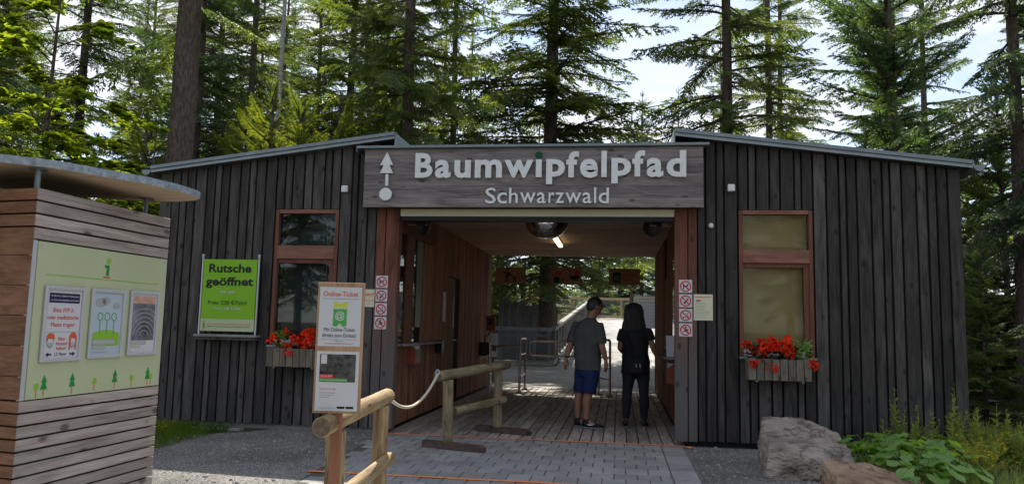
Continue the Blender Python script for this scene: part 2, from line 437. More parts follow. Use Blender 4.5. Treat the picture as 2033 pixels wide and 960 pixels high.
def bark_mat(name, c0, c1, sc_=(9, 9, 2.2), bump=1.0):
    m, n, l, b = newmat(name)
    b.inputs['Roughness'].default_value = .95; b.inputs['Specular IOR Level'].default_value = .1
    tc = n.new('ShaderNodeTexCoord')
    mp = n.new('ShaderNodeMapping'); mp.inputs['Scale'].default_value = sc_
    l.new(tc.outputs['Object'], mp.inputs['Vector'])
    vo = n.new('ShaderNodeTexVoronoi'); vo.feature = 'DISTANCE_TO_EDGE'; vo.inputs['Scale'].default_value = 2.2
    no = n.new('ShaderNodeTexNoise'); no.inputs['Scale'].default_value = 3; no.inputs['Detail'].default_value = 9; no.inputs['Roughness'].default_value = .7
    l.new(mp.outputs['Vector'], no.inputs['Vector'])
    ad = n.new('ShaderNodeVectorMath'); ad.operation = 'MULTIPLY_ADD'
    l.new(no.outputs['Color'], ad.inputs[0]); ad.inputs[1].default_value = (.9, .9, .9); l.new(mp.outputs['Vector'], ad.inputs[2])
    l.new(ad.outputs[0], vo.inputs['Vector'])
    rp = n.new('ShaderNodeValToRGB')
    rp.color_ramp.elements[0].position = .3; rp.color_ramp.elements[0].color = (*c0, 1)
    rp.color_ramp.elements[1].position = .75; rp.color_ramp.elements[1].color = (*c1, 1)
    l.new(no.outputs['Fac'], rp.inputs['Fac'])
    l.new(rp.outputs['Color'], b.inputs['Base Color'])
    sm = n.new('ShaderNodeMath'); sm.operation = 'MULTIPLY_ADD'; sm.inputs[1].default_value = .6
    l.new(no.outputs['Fac'], sm.inputs[0]); l.new(vo.outputs['Distance'], sm.inputs[2])
    bp = n.new('ShaderNodeBump'); bp.inputs['Strength'].default_value = bump; bp.inputs['Distance'].default_value = .05
    l.new(sm.outputs[0], bp.inputs['Height']); l.new(bp.outputs['Normal'], b.inputs['Normal'])


bark_mat('bark', (0.045, 0.034, 0.027), (0.27, 0.215, 0.18))
bark_mat('bark_grey', (0.06, 0.055, 0.05), (0.24, 0.22, 0.20))
bark_mat('bark_birch', (0.10, 0.10, 0.10), (0.62, 0.61, 0.58), (3, 3, 9), .4)


def glass_mat(name, tint, base=0.07):
    m, n, l, b = newmat(name)
    n.remove(b); out = n['Material Output']
    tr = n.new('ShaderNodeBsdfTransparent'); tr.inputs['Color'].default_value = (*tint, 1)
    gl = n.new('ShaderNodeBsdfGlossy'); gl.inputs['Roughness'].default_value = 0.02
    fr = n.new('ShaderNodeFresnel'); fr.inputs['IOR'].default_value = 1.55
    mr = n.new('ShaderNodeMapRange'); mr.inputs['To Min'].default_value = base; mr.inputs['To Max'].default_value = 0.9
    l.new(fr.outputs[0], mr.inputs['Value'])
    ms = n.new('ShaderNodeMixShader'); l.new(mr.outputs['Result'], ms.inputs['Fac'])
    l.new(tr.outputs[0], ms.inputs[1]); l.new(gl.outputs[0], ms.inputs[2]); l.new(ms.outputs[0], out.inputs['Surface'])


glass_mat('glass', (0.75, 0.8, 0.8), 0.0)
glass_mat('glass_clear', (0.93, 0.94, 0.94), -0.03)
m_, n_, l_, b_ = newmat('mirror_dome')
b_.inputs['Base Color'].default_value = (.75, .76, .78, 1); b_.inputs['Metallic'].default_value = 1; b_.inputs['Roughness'].default_value = .06
m_, n_, l_, b_ = newmat('lamp_tube')
b_.inputs['Base Color'].default_value = (.9, .85, .7, 1)
b_.inputs['Emission Color'].default_value = (1, .80, .46, 1); b_.inputs['Emission Strength'].default_value = 2.2
m_, n_, l_, b_ = newmat('hill_green')
b_.inputs['Base Color'].default_value = (.05, .08, .08, 1); b_.inputs['Roughness'].default_value = 1

# ------------------------------------------------------------------ builders
class MB:
    """collects faces for ONE mesh object"""
    def __init__(s):
        s.v, s.f, s.m, s.sm = [], [], [], []

    def add(s, vs, fs, mi=0, smooth=False):
        k = len(s.v)
        s.v += [tuple(p) for p in vs]
        for f in fs:
            s.f.append(tuple(i + k for i in f)); s.m.append(mi); s.sm.append(smooth)
        return s

    def box(s, x0, y0, z0, x1, y1, z1, mi=0):
        vs = [(x0, y0, z0), (x1, y0, z0), (x1, y1, z0), (x0, y1, z0), (x0, y0, z1), (x1, y0, z1), (x1, y1, z1), (x0, y1, z1)]
        return s.hexa(vs, mi)

    def hexa(s, vs, mi=0):
        return s.add(vs, [(3, 2, 1, 0), (4, 5, 6, 7), (0, 1, 5, 4), (1, 2, 6, 5), (2, 3, 7, 6), (3, 0, 4, 7)], mi)

    def cbox(s, x0, y0, z0, x1, y1, z1, c=0.004, mi=0):
        """box with all edges chamfered"""
        bm = bmesh.new()
        bmesh.ops.create_cube(bm, size=1)
        for v in bm.verts:
            v.co = ((x0 + x1) / 2 + v.co.x * (x1 - x0), (y0 + y1) / 2 + v.co.y * (y1 - y0), (z0 + z1) / 2 + v.co.z * (z1 - z0))
        bmesh.ops.bevel(bm, geom=list(bm.edges), offset=c, segments=1, affect='EDGES', profile=.5)
        bm.verts.index_update()
        s.add([v.co[:] for v in bm.verts], [[v.index for v in f.verts] for f in bm.faces], mi)
        bm.free()
        return s

    def tube(s, pts, rad, n=8, mi=0, caps=True, capmi=None, smooth=True):
        pts = [Vector(p) for p in pts]
        if not hasattr(rad, '__len__'):
            rad = [rad] * len(pts)
        k0 = None; rings = []
        up = Vector((0, 0, 1))
        prev = None
        for i, p in enumerate(pts):
            t = (pts[min(i + 1, len(pts) - 1)] - pts[max(i - 1, 0)]).normalized()
            a = (up if abs(t.z) < .93 else Vector((1, 0, 0))) if prev is None else prev
            x = (a - t * a.dot(t)).normalized(); y = t.cross(x); prev = x
            rings.append([p + (x * math.cos(2 * math.pi * j / n) + y * math.sin(2 * math.pi * j / n)) * rad[i] for j in range(n)])
        vs = [v for r in rings for v in r]
        fs = []
        for i in range(len(rings) - 1):
            for j in range(n):
                fs.append((i * n + j, i * n + (j + 1) % n, (i + 1) * n + (j + 1) % n, (i + 1) * n + j))
        s.add(vs, fs, mi, smooth)
        if caps:
            s.add(rings[0], [tuple(reversed(range(n)))], mi if capmi is None else capmi)
            s.add(rings[-1], [tuple(range(n))], mi if capmi is None else capmi)
        return s

    def prism(s, poly, y0, y1, mi=0):
        """polygon (x,z) extruded from y0 (front) to y1"""
        n = len(poly)
        vs = [(x, y0, z) for x, z in poly] + [(x, y1, z) for x, z in poly]
        a = sum(poly[i][0] * poly[(i + 1) % n][1] - poly[(i + 1) % n][0] * poly[i][1] for i in range(n))
        fr = tuple(range(n)); bk = tuple(reversed(range(n, 2 * n)))
        sd_ = [(i, n + i, n + (i + 1) % n, (i + 1) % n) for i in range(n)]
        if a < 0:
            fr, bk = fr[::-1], bk[::-1]; sd_ = [q[::-1] for q in sd_]
        return s.add(vs, [fr, bk] + sd_, mi)

    def disc(s, cx, cz, r, y0, y1, n=24, mi=0, rz=None):
        return s.prism([(cx + r * math.cos(2 * math.pi * i / n), cz + (rz or r) * math.sin(2 * math.pi * i / n)) for i in range(n)], y0, y1, mi)

    def ring(s, cx, cz, r0, r1, y0, y1, n=28, mi=0):
        vs, fs = [], []
        for i in range(n):
            c, q = math.cos(2 * math.pi * i / n), math.sin(2 * math.pi * i / n)
            vs += [(cx + r0 * c, y0, cz + r0 * q), (cx + r1 * c, y0, cz + r1 * q), (cx + r1 * c, y1, cz + r1 * q), (cx + r0 * c, y1, cz + r0 * q)]
        for i in range(n):
            a, b = 4 * i, 4 * ((i + 1) % n)
            fs += [(a, a + 1, b + 1, b), (a + 1, a + 2, b + 2, b + 1), (a + 3, a, b, b + 3)]
        return s.add(vs, fs, mi)

    def build(s, name, mats, parent=None, loc=None, rot=None):
        me = bpy.data.meshes.new(name)
        me.from_pydata(s.v, [], s.f)
        if isinstance(mats, str):
            mats = [mats]
        for q in mats:
            me.materials.append(MATS[q])
        if len(mats) > 1:
            me.polygons.foreach_set('material_index', s.m)
        me.polygons.foreach_set('use_smooth', s.sm)
        me.update()
        return link(name, me, parent, loc, rot)


def link(name, me, parent=None, loc=None, rot=None):
    o = bpy.data.objects.new(name, me)
    COL.objects.link(o)
    if parent is not None:
        o.parent = parent
    if loc is not None:
        o.location = loc
    if rot is not None:
        o.rotation_euler = rot
    return o


def empty(name, loc=(0, 0, 0), rz=0.0):
    o = bpy.data.objects.new(name, None)
    COL.objects.link(o)
    o.empty_display_size = .2
    o.location = loc
    o.rotation_euler = (0, 0, rz)
    return o


def tag(o, label, cat, group=None):
    o['label'] = label; o['category'] = cat
    if group:
        o['group'] = group
    return o


def structure(o):
    o['kind'] = 'structure'
    return o


def box(name, b, mat, parent=None, c=0):
    m = MB()
    if c:
        m.cbox(*b, c)
    else:
        m.box(*b)
    return m.build(name, mat, parent)


def copy_tree(o, parent=None):
    c = o.copy()
    COL.objects.link(c)
    c.parent = parent
    for ch in list(o.children):
        copy_tree(ch, c)
    return c


_tcache = {}


def text_verts(s, bold=0.0, res=3, spacing=1.0):
    """outline letters as a flat polygon mesh, in a box from its own bounds"""
    key = (s, bold, res, spacing)
    if key in _tcache:
        return _tcache[key]
    cu = bpy.data.curves.new('t', 'FONT')
    cu.body = s; cu.size = 1.0; cu.offset = bold; cu.resolution_u = res; cu.space_character = spacing
    cu.fill_mode = 'BOTH' if hasattr(cu, 'fill_mode') else cu.fill_mode
    cu.extrude = 0.5
    ob = bpy.data.objects.new('t', cu)
    COL.objects.link(ob)
    dg = bpy.context.evaluated_depsgraph_get()
    me = bpy.data.meshes.new_from_object(ob.evaluated_get(dg))
    vs = np.array([v.co[:] for v in me.vertices]) if len(me.vertices) else np.zeros((0, 3))
    fs = [tuple(p.vertices) for p in me.polygons]
    bpy.data.objects.remove(ob); bpy.data.curves.remove(cu); bpy.data.meshes.remove(me)
    _tcache[key] = (vs, fs)
    return vs, fs


def text(s, parent, x, z, h=None, w=None, y0=0.0, depth=0.0015, mat='black', align='C', bold=0.0, name='lettering', box_=None, capref=True, spacing=1.0):
    """a line of lettering facing -Y; z is the baseline and h the cap height; box_ fits (x0,x1,z0,z1) exactly"""
    vs, fs = text_verts(s, bold, spacing=spacing)
    if len(vs) == 0:
        return None
    v = vs.copy()
    x0, x1 = v[:, 0].min(), v[:, 0].max(); b0, b1 = v[:, 1].min(), v[:, 1].max()
    if box_:
        X = box_[0] + (v[:, 0] - x0) / (x1 - x0) * (box_[1] - box_[0])
        Z = box_[2] + (v[:, 1] - b0) / (b1 - b0) * (box_[3] - box_[2])
    else:
        k = h / 0.70
        kx = k if w is None else w / (x1 - x0)
        ww = (x1 - x0) * kx
        off = {'C': -ww / 2, 'L': 0, 'R': -ww}[align]
        X = x + off + (v[:, 0] - x0) * kx; Z = z + v[:, 1] * k
    Y = y0 - (v[:, 2] + 0.5) * depth
    m = MB(); m.add(np.stack([X, Y, Z], 1).tolist(), fs)
    return m.build(name, mat, parent)


def lerp(a, b, t):
    return a + (b - a) * t

# ------------------------------------------------------------------ ground
random.seed(5)
g = MB()
NX, NY = 60, 60
def gcoord(i, n, a, b, c):
    t = (i / n) * 2 - 1
    return c + math.copysign(abs(t) ** 3, t) * (b - a) / 2
gv, gf = [], []
for j in range(NY + 1):
    for i in range(NX + 1):
        x = gcoord(i, NX, -700, 700, 0); y = gcoord(j, NY, -500, 900, -2)
        z = -0.012
        gv.append((x, y, z))
for j in range(NY):
    for i in range(NX):
        a = j * (NX + 1) + i
        gf.append((a, a + 1, a + NX + 2, a + NX + 1))
g.add(gv, gf)
structure(g.build('ground', 'forest_floor'))
# gravel forecourt
g = MB()
gp = [(-5.3, -0.9), (-4.55, -0.42), (-4.3, 0.03), (5.2, 0.03), (5.6, -1.0), (6.5, -12), (-2.0, -14), (-6.5, -12), (-6.0, -3.2), (-5.4, -1.9)]
gvs = [(x, y, -0.006) for x, y in gp]
g.add(gvs, [tuple(range(len(gp)))])
structure(g.build('gravel_forecourt', 'gravel'))

# loose stones on the gravel, nobody could count them
st = MB()
rng = random.Random(3)
for k in range(900):
    x = rng.choice([rng.uniform(0.8, 3.8), rng.uniform(0.8, 2.0), rng.uniform(-5.0, -2.9)])
    y = rng.uniform(-3.5, -0.03)
    s = rng.choice([.006, .008, .011, .016]) * rng.uniform(.7, 1.3)
    if rng.random() < .03:
        s *= 2
    a = rng.uniform(0, 6.28)
    pts = []
    for i in range(5):
        t = a + i * 1.2566
        pts.append((x + s * 1.3 * math.cos(t) * rng.uniform(.7, 1.2), y + s * math.sin(t) * rng.uniform(.7, 1.2), -.006))
    top = [(x + (p[0] - x) * .55, y + (p[1] - y) * .55, s * rng.uniform(.5, .9) - .006) for p in pts]
    st.add(pts + top, [(0, 1, 6, 5), (1, 2, 7, 6), (2, 3, 8, 7), (3, 4, 9, 8), (4, 0, 5, 9), (5, 6, 7, 8, 9)])
o = st.build('loose_stones', 'concrete'); o['kind'] = 'stuff'; tag(o, 'small loose grey stones scattered over the gravel forecourt', 'stones')

# paved path with its own stones
pq = [(-2.90, -.005), (-2.87, -.6), (-2.47, -6.4), (-2.3, -9.2), (0.745, -9.2), (0.745, -.005)]
path = MB()
path.add([(x, y, -.05) for x, y in pq] + [(x, y, -.0045) for x, y in pq], [(0, 1, 2, 3, 4, 5), (11, 10, 9, 8, 7, 6)] + [(i, 6 + i, 6 + (i + 1) % 6, (i + 1) % 6) for i in range(6)])
path = structure(path.build('paved_path', 'joint_sand'))
pm = None
def paver_mesh(w, d):
    m = MB().cbox(-w / 2, -d / 2, -.03, w / 2, d / 2, 0.0, .006)
    me = bpy.data.meshes.new('paver'); me.from_pydata(m.v, [], m.f); me.materials.append(MATS['paver']); return me
PW, PD = 0.212, 0.272
me_full = paver_mesh(PW - .008, PD - .008); me_half = paver_mesh(PW / 2 - .008, PD - .008)
me_edge = paver_mesh(0.24, 0.205 - .007)
rng = random.Random(8)
npav = 0
far_rows = []
row = 0
y = -0.03
while y > -4.3:
    yc = y - PD / 2
    left = -2.87 + max(0, (-yc - .5)) * .0688
    x = 0.497 - (0.0 if row % 2 == 0 else PW / 2)
    if row % 2:
        link('paving_stone', me_half, path, (0.497 - PW / 4, yc, rng.uniform(0, .003)))
    while x - PW > left - .06:
        link('paving_stone', me_full, path, (x - PW / 2, yc, rng.uniform(-.001, .004)), (rng.uniform(-.006, .006), rng.uniform(-.006, .006), rng.uniform(-.008, .008)))
        x -= PW
    y -= PD; row += 1
y = -0.03
while y > -4.3:
    link('paving_stone', me_edge, path, (0.623, y - .1025, rng.uniform(0, .003)), (0, 0, rng.uniform(-.006, .006)))
    y -= 0.205
# the part of the path nearer than that is not in view: one sheet
box('paving_sheet', (-2.3, -9.2, -0.0043, 0.745, y - .02, -0.001), 'paver', path)

# orange tape lines on the paving
def tape(y0, x0, x1, seed, label):
    r = random.Random(seed); m = MB(); n = 24
    vs = []
    for i in range(n + 1):
        x = lerp(x0, x1, i / n); w = .026 + r.uniform(-.003, .003); c = y0 + math.sin(i * .7 + seed) * .004
        vs += [(x, c - w, .0062), (x, c + w, .0062)]
    m.add(vs, [(2 * i, 2 * i + 2, 2 * i + 3, 2 * i + 1) for i in range(n)])
    tag(m.build('floor_tape', 'tape'), label, 'tape', 'orange tape lines stuck across the path')
tape(0.0 - .045, -2.87, 0.73, 1, 'orange tape line along the edge of the wooden deck')
tape(-2.56, -2.78, -0.1, 2, 'orange tape line crossing the paving past the ticket board')
# frayed tape end
m = MB()
for k in range(5):
    x = 0.75 + k * .012
    m.add([(x, -.06 - .02 * k, -.002), (x + .035, -.07 - .018 * k, .006 + .004 * k), (x + .03, -.10 - .018 * k, .004), (x - .004, -.085 - .02 * k, .001)], [(0, 1, 2, 3)])
tag(m.build('tape_scrap', 'tape'), 'crumpled orange scrap of tape lying on gravel by the right wing', 'tape')

# wooden deck in the passage
deck = structure(box('deck', (-2.87, -.004, -.12, 0.80, 7.86, -0.034), 'gap_black'))
rng = random.Random(11)
x = -2.865; dk = 0
while x < 0.77:
    w = rng.choice([.137, .142, .142, .147])
    x1 = min(x + w, 0.795)
    j = rng.choice([3.9, 4.1, 4.6]) if dk % 2 else rng.choice([2.3, 5.2])
    for (a, b) in ((0.0, j - .002), (j + .002, 7.85)):
        z = rng.uniform(-.0015, .0015)
        MB().cbox(x, a, -.0335, x1 - .0145, b, z, .004).build('plank', 'deck_wood', deck)
    x += w; dk += 1

# plaza boards behind the building
plaza = structure(box('plaza', (-7.5, 7.868, -.14, 8.0, 17.6, -0.034), 'gap_black'))
y = 7.868
while y < 17.5:
    xs = [-7.5, rng.uniform(-5, -3.8), rng.uniform(-2.2, -1.0), rng.uniform(1, 2), 8.0]
    for a, b in zip(xs, xs[1:]):
        if -4.9 < b and a < 2.2:
            MB().box(a, y, -.03, b - .004, y + .186, rng.uniform(-.002, .001)).build('plank', 'plaza_wood', plaza)
        else:
            pass
    y += .192
box('plaza_side', (2.2, 7.868, -.033, 8.0, 17.6, -.001), 'plaza_wood', plaza)
box('plaza_side', (-7.5, 7.868, -.033, -4.95, 17.6, -.001), 'plaza_wood', plaza)

# ------------------------------------------------------------------ ticket building
bld = empty('ticket_building', (0, 0, 0))
tag(bld, 'dark timber ticket building with an open central passage and two sloping metal roofs', 'building')

def zl(x):   # underside of the left roof
    return 3.291 + (x + 6.08) * (3.683 - 3.291) / 3.23
def zr(x):
    return 3.683 + (x - 0.66) * (3.256 - 3.683) / 3.327

wall_l = MB()
wall_l.box(-6.07, .03, .06, -4.44, .12, 3.2).box(-3.58, .03, .06, -2.87, .12, 3.4).box(-4.44, .03, 2.80, -3.58, .12, 3.3)
wall_l.box(-4.44, .03, .06, -3.58, .12, 1.04).box(-6.07, .12, .06, -5.98, 7.7, 3.25).box(-5.98, 7.6, .06, -2.98, 7.7, 3.3)
wall_l.box(-2.98, .14, .06, -2.905, 7.7, 3.6)
wall_l = wall_l.build('wall', 'gap_black', bld)
wall_r = MB()
wall_r.box(0.74, .03, .08, 1.40, .12, 3.5).box(2.27, .03, .08, 3.89, .12, 3.22).box(1.40, .03, 2.80, 2.27, .12, 3.4)
wall_r.box(1.40, .03, .08, 2.27, .12, 1.06).box(3.80, .12, .08, 3.89, 7.7, 3.2).box(.9, 7.6, .08, 3.80, 7.7, 3.25)
wall_r.box(.82, .14, .06, .9, 7.7, 3.6)
wall_r = wall_r.build('wall', 'gap_black', bld)
# plinths
box('plinth', (-6.05, .045, -.05, -2.88, .1, .0585), 'concrete', bld)
box('plinth', (0.80, .045, -.05, 3.87, .1, .0785), 'gap_black', bld)

def board(x0, x1, z0, zt0, zt1, parent, mat='dark_board', y0=0.0, y1=.027, g=.0125):
    a, b = x0 + g, x1 - g
    return MB().hexa([(a, y0, z0), (b, y0, z0), (b, y1, z0), (a, y1, z0), (a, y0, zt0), (b, y0, zt1), (b, y1, zt1), (a, y1, zt0)]).build('board', mat, parent)

LG = [-6.092, -5.916, -5.799, -5.699, -5.585, -5.425, -5.305, -5.218, -5.104, -4.953, -4.83, -4.735, -4.599, -4.446, -4.329, -4.23, -4.071, -3.954, -3.794, -3.697, -3.574, -3.418, -3.333, -3.20, -3.072]
RG = [0.928, 1.024, 1.149, 1.242, 1.403, 1.523, 1.615, 1.77, 1.893, 2.057, 2.138, 2.266, 2.417, 2.561, 2.644, 2.76, 2.921, 3.045, 3.132, 3.257, 3.421, 3.539, 3.639, 3.761, 3.912]
rng = random.Random(2)
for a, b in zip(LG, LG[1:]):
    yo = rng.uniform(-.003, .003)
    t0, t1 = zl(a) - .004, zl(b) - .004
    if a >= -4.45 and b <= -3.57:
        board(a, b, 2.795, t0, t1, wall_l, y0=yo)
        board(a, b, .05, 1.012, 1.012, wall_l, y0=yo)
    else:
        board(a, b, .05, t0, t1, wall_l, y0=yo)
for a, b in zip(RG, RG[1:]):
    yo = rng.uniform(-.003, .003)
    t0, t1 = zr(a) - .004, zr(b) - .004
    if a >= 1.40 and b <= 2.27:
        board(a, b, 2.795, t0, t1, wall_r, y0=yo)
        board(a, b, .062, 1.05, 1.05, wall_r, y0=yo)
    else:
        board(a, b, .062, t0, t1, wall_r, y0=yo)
# outer side boards
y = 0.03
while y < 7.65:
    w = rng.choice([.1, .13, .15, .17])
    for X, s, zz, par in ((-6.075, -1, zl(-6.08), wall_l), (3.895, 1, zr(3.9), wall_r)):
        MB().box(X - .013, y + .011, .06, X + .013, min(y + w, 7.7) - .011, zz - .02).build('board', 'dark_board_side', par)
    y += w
# posts framing the passage
for (a, b, mat) in ((-3.068, -2.955, 'red_post'), (-2.943, -2.775, 'red_post'), (0.663, 0.810, 'red_post'), (0.822, 0.921, 'red_post')):
    MB().cbox(a, -.004 if b < 0 else -.003, .05, b, .13, 2.81, .004).build('post', mat, bld)
# boards over the opening hidden by the sign: header beam
box('header_beam', (-2.77, .005, 2.805, .658, .14, 3.40), 'red_frame_x', bld)
# roller shutter box
sb = box('shutter_box', (-2.768, .008, 2.706, .658, .2, 2.800), 'cream', bld, .006)
box('shutter_seal', (-2.762, .03, 2.655, .652, .19, 2.7035), 'black', sb)
# roofs
def roof(x0, z0, x1, z1, name):
    t = .085
    r_ = MB()
    r_.hexa([(x0, -.14, z0 - t * .5), (x1, -.14, z1 - t * .5), (x1, 7.95, z1 - t * .5), (x0, 7.95, z0 - t * .5), (x0, -.14, z0), (x1, -.14, z1), (x1, 7.95, z1), (x0, 7.95, z0)])
    o = r_.build('roof', 'metal_grey', bld)
    MB().hexa([(x0, -.115, z0 - t), (x1, -.115, z1 - t), (x1, -.095, z1 - t), (x0, -.095, z0 - t), (x0, -.115, z0 - t * .5 - .002), (x1, -.115, z1 - t * .5 - .002), (x1, -.095, z1 - t * .5 - .002), (x0, -.095, z0 - t * .5 - .002)]).build('fascia', 'metal_flash', o)
    MB().hexa([(x0, -.09, z0 - t), (x1, -.09, z1 - t), (x1, 7.9, z1 - t), (x0, 7.9, z0 - t), (x0, -.09, z0 - t * .5 - .002), (x1, -.09, z1 - t * .5 - .002), (x1, 7.9, z1 - t * .5 - .002), (x0, 7.9, z0 - t * .5 - .002)]).build('roof_lining', 'dark_board_side', o)
    return o
ro_l = roof(-6.17, 3.350, -2.85, 3.768, 'l')
ro_r = roof(0.66, 3.766, 4.0, 3.348, 'r')
for X, z, ro in ((-6.235, 3.27, ro_l), (4.065, 3.265, ro_r)):      # half-round gutters
    m = MB(); n = 8; vs = []; fs = []
    for yy in (-.12, 7.9):
        for i in range(n + 1):
            t = math.pi + math.pi * i / n
            vs.append((X + .065 * math.cos(t), yy, z + .07 * math.sin(t) + .03))
    for i in range(n):
        fs.append((i, i + 1, n + 2 + i, n + 1 + i))
    fs.append(tuple(range(n + 1)))
    m.add(vs, fs); m.build('gutter', 'metal_grey', ro)
# inner flashings and low roof over the passage
box('flashing', (-2.848, -.1, 3.40, -2.83, 7.9, 3.758), 'metal_flash', bld)
box('flashing', (.642, -.1, 3.40, .658, 7.9, 3.755), 'metal_flash', bld)
box('low_roof', (-2.828, -.1, 3.405, .640, 7.9, 3.50), 'metal_grey', bld)

# ceiling boards
ceil = box('ceiling', (-2.9, .16, 2.952, .82, 7.78, 3.0), 'gap_black', bld)
y = .16
while y < 7.7:
    w = rng.choice([.40, .44, .48]); y1 = min(y + w, 7.78)
    MB().box(-2.9, y + .003, 2.925, .815, y1 - .003, 2.951).build('ceiling_board', 'ceiling_wood', ceil)
    y = y1

# passage walls: vertical slats
def slats(X0, X1, y0, y1, z0, z1, par, pitch=.122):
    n = max(1, round((y1 - y0) / pitch)); p_ = (y1 - y0) / n
    for i in range(n):
        d = rng.uniform(-.003, .003)
        MB().box(min(X0, X1) + d, y0 + i * p_ + .008, z0, max(X0, X1) + d, y0 + (i + 1) * p_ - .008, z1).build('slat', 'slat', par)
slats(-2.9, -2.868, .14, 2.50, .04, 1.055, wall_l)
slats(-2.9, -2.868, 2.27, 3.43, 1.09, 2.92, wall_l)
slats(-2.9, -2.868, 2.52, 3.43, .04, 1.085, wall_l)
slats(-2.9, -2.868, 3.43, 4.36, 2.17, 2.92, wall_l)
slats(-2.9, -2.868, 4.36, 7.74, .04, 2.92, wall_l)
slats(.785, .815, 1.0, 2.6, .04, .95, wall_r)
slats(.785, .815, 2.6, 3.5, .04, 2.92, wall_r)
slats(.785, .815, 4.5, 7.74, .04, 2.92, wall_r)
slats(.785, .815, .16, 1.0, .04, 2.92, wall_r)
box('corner_trim', (-2.9, 7.745, .04, -2.86, 7.80, 2.92), 'slat', bld)
box('corner_trim', (.78, 7.745, .04, .82, 7.80, 2.92), 'slat', bld)
# door in the left wall
dr = box('door', (-2.9, 3.44, .03, -2.885, 3.98, 2.15), 'door_wood', bld)
box('recess_shade', (-2.903, 3.985, .03, -2.899, 4.35, 2.15), 'gap_black', dr)  # flat black sheet, the shade of the recess put into its colour
box('notice_strip', (-2.884, 3.82, 1.30, -2.88, 3.93, 1.85), 'brown_red', dr)
MB().tube([(-2.884, 3.90, 1.08), (-2.84, 3.90, 1.08), (-2.84, 3.98, 1.08)], .011).build('handle', 'alu', dr)
# door in the right wall
dr2 = box('door', (.80, 3.5, .03, .815, 4.5, 2.2), 'door_wood', bld)
MB().tube([(.80, 3.62, 1.05), (.765, 3.62, 1.05), (.765, 3.72, 1.05)], .011).build('handle', 'alu', dr2)
# ticket counter in the left wall
cw = box('counter_window', (-2.9, .14, 2.55, -2.862, 2.265, 2.92), 'red_frame', bld)
box('frame_post', (-2.9, .14, 1.085, -2.86, .34, 2.545), 'red_frame', cw)
box('frame_post', (-2.9, .78, 1.085, -2.855, 1.08, 2.545), 'red_frame', cw)
box('pane', (-2.893, .345, 1.09, -2.887, .775, 2.545), 'glass', cw)
box('pane', (-2.893, 1.085, 1.09, -2.887, 1.30, 2.545), 'glass', cw)
box('blind', (-2.895, 1.305, 1.30, -2.875, 1.66, 2.545), 'dark_plastic', cw)
box('side_panel', (-2.9, 1.665, 1.09, -2.864, 2.262, 2.545), 'slat', cw)
box('counter_shelf', (-2.905, .18, 1.058, -2.70, 2.52, 1.086), 'grey_wood', cw, .004)
# ticket counter in the right wall
cw2 = box('counter_window', (.79, 1.005, 2.4, .815, 2.595, 2.92), 'red_frame', bld)
box('pane', (.80, 1.01, 1.0, .806, 2.59, 2.395), 'glass', cw2)
box('counter_shelf', (.60, 1.01, .955, .81, 2.59, .985), 'grey_wood', cw2, .004)

# windows in the front
def window(x0, x1, z0, z1, zm0, zm1, blind):
    y0 = .035
    w = MB()
    w.cbox(x0, .004, z0, x0 + .045, .11, z1 - .001, .003).cbox(x1 - .045, .004, z0, x1, .11, z1 - .001, .003)
    w = w.build('window', 'red_frame', bld)
    box('frame_head', (x0 + .046, .006, z1 - .05, x1 - .046, .11, z1), 'red_frame_x', w)
    box('transom', (x0 + .046, .002, zm0, x1 - .046, .11, zm1), 'red_frame_x', w)
    box('sash', (x0 + .046, .03, zm0 - .055, x1 - .046, .1, zm0 - .002), 'red_frame', w)
    box('sash', (x1 - .105, .03, z0 + .08, x1 - .046, .1, zm0 - .057), 'red_frame', w)
    box('sill', (x0 - .01, -.05, z0 - .03, x1 + .01, .1, z0 - .003), 'metal_grey', w)
    box('bottom_rail', (x0 + .046, .02, z0, x1 - .108, .1, z0 + .078), 'alu', w)
    box('pane', (x0 + .046, .06, zm1 + .002, x1 - .046, .066, z1 - .052), 'glass' if blind is None else 'glass_clear', w)
    box('pane', (x0 + .046, .06, z0 + .08, x1 - .106, .066, zm0 - .057), 'glass' if blind is None else 'glass_clear', w)
    if blind:
        box('blind', (x0 + .02, .16, z0 + .02, x1 - .02, .175, z1), blind, w)
        box('reveal', (x0 - .02, .121, z0 - .02, x0 + .018, .175, z1), 'room_wall', w)
        box('reveal', (x1 - .018, .121, z0 - .02, x1 + .02, .175, z1), 'room_wall', w)
    else:
        box('back_wall', (x0 - .05, .45, z0 - .05, x1 + .05, .5, z1 + .05), 'room_dark', w)
        m = MB(); m.tube([(x1 - .2, .13, zm1 + .3), (x1 - .17, .13, zm1 - .1), (x1 - .21, .13, z0 + .5)], .006); m.tube([(x1 - .14, .13, zm1 + .3), (x1 - .15, .13, zm1), (x1 - .1, .13, z0 + .5)], .006)
        m.build('blind_cord', 'rope', w)
    return w
window(-4.436, -3.582, 1.045, 2.79, 2.15, 2.32, None)
window(1.412, 2.258, 1.06, 2.79, 2.16, 2.315, 'blind')

# small fittings on the building front
for x, z, lb in ((-3.508, 3.049, 'small square white wall sensor left of the big sign'), (1.324, 3.05, 'small square white wall sensor right of the big sign')):
    e = empty('wall_sensor', (x, -.001, z))
    tag(e, lb, 'sensor', 'square white wall sensors')
    MB().cbox(-.042, -.05, -.04, .042, 0, .045, .008).build('housing', 'white', e)
    MB().disc(0, .0, .02, -.053, -.0505, 16).build('lens', 'letter_white', e)
e = empty('security_camera', (1.086, -.001, 2.60))
tag(e, 'small white round camera on the boards beside the red post', 'camera')
MB().tube([(0, 0, 0), (0, -.03, 0)], .028, 12).build('mount', 'white', e)
MB().tube([(0, -.031, -.005), (0, -.055, -.012), (0, -.07, -.016)], [.03, .028, .015], 12).build('dome', 'white', e)

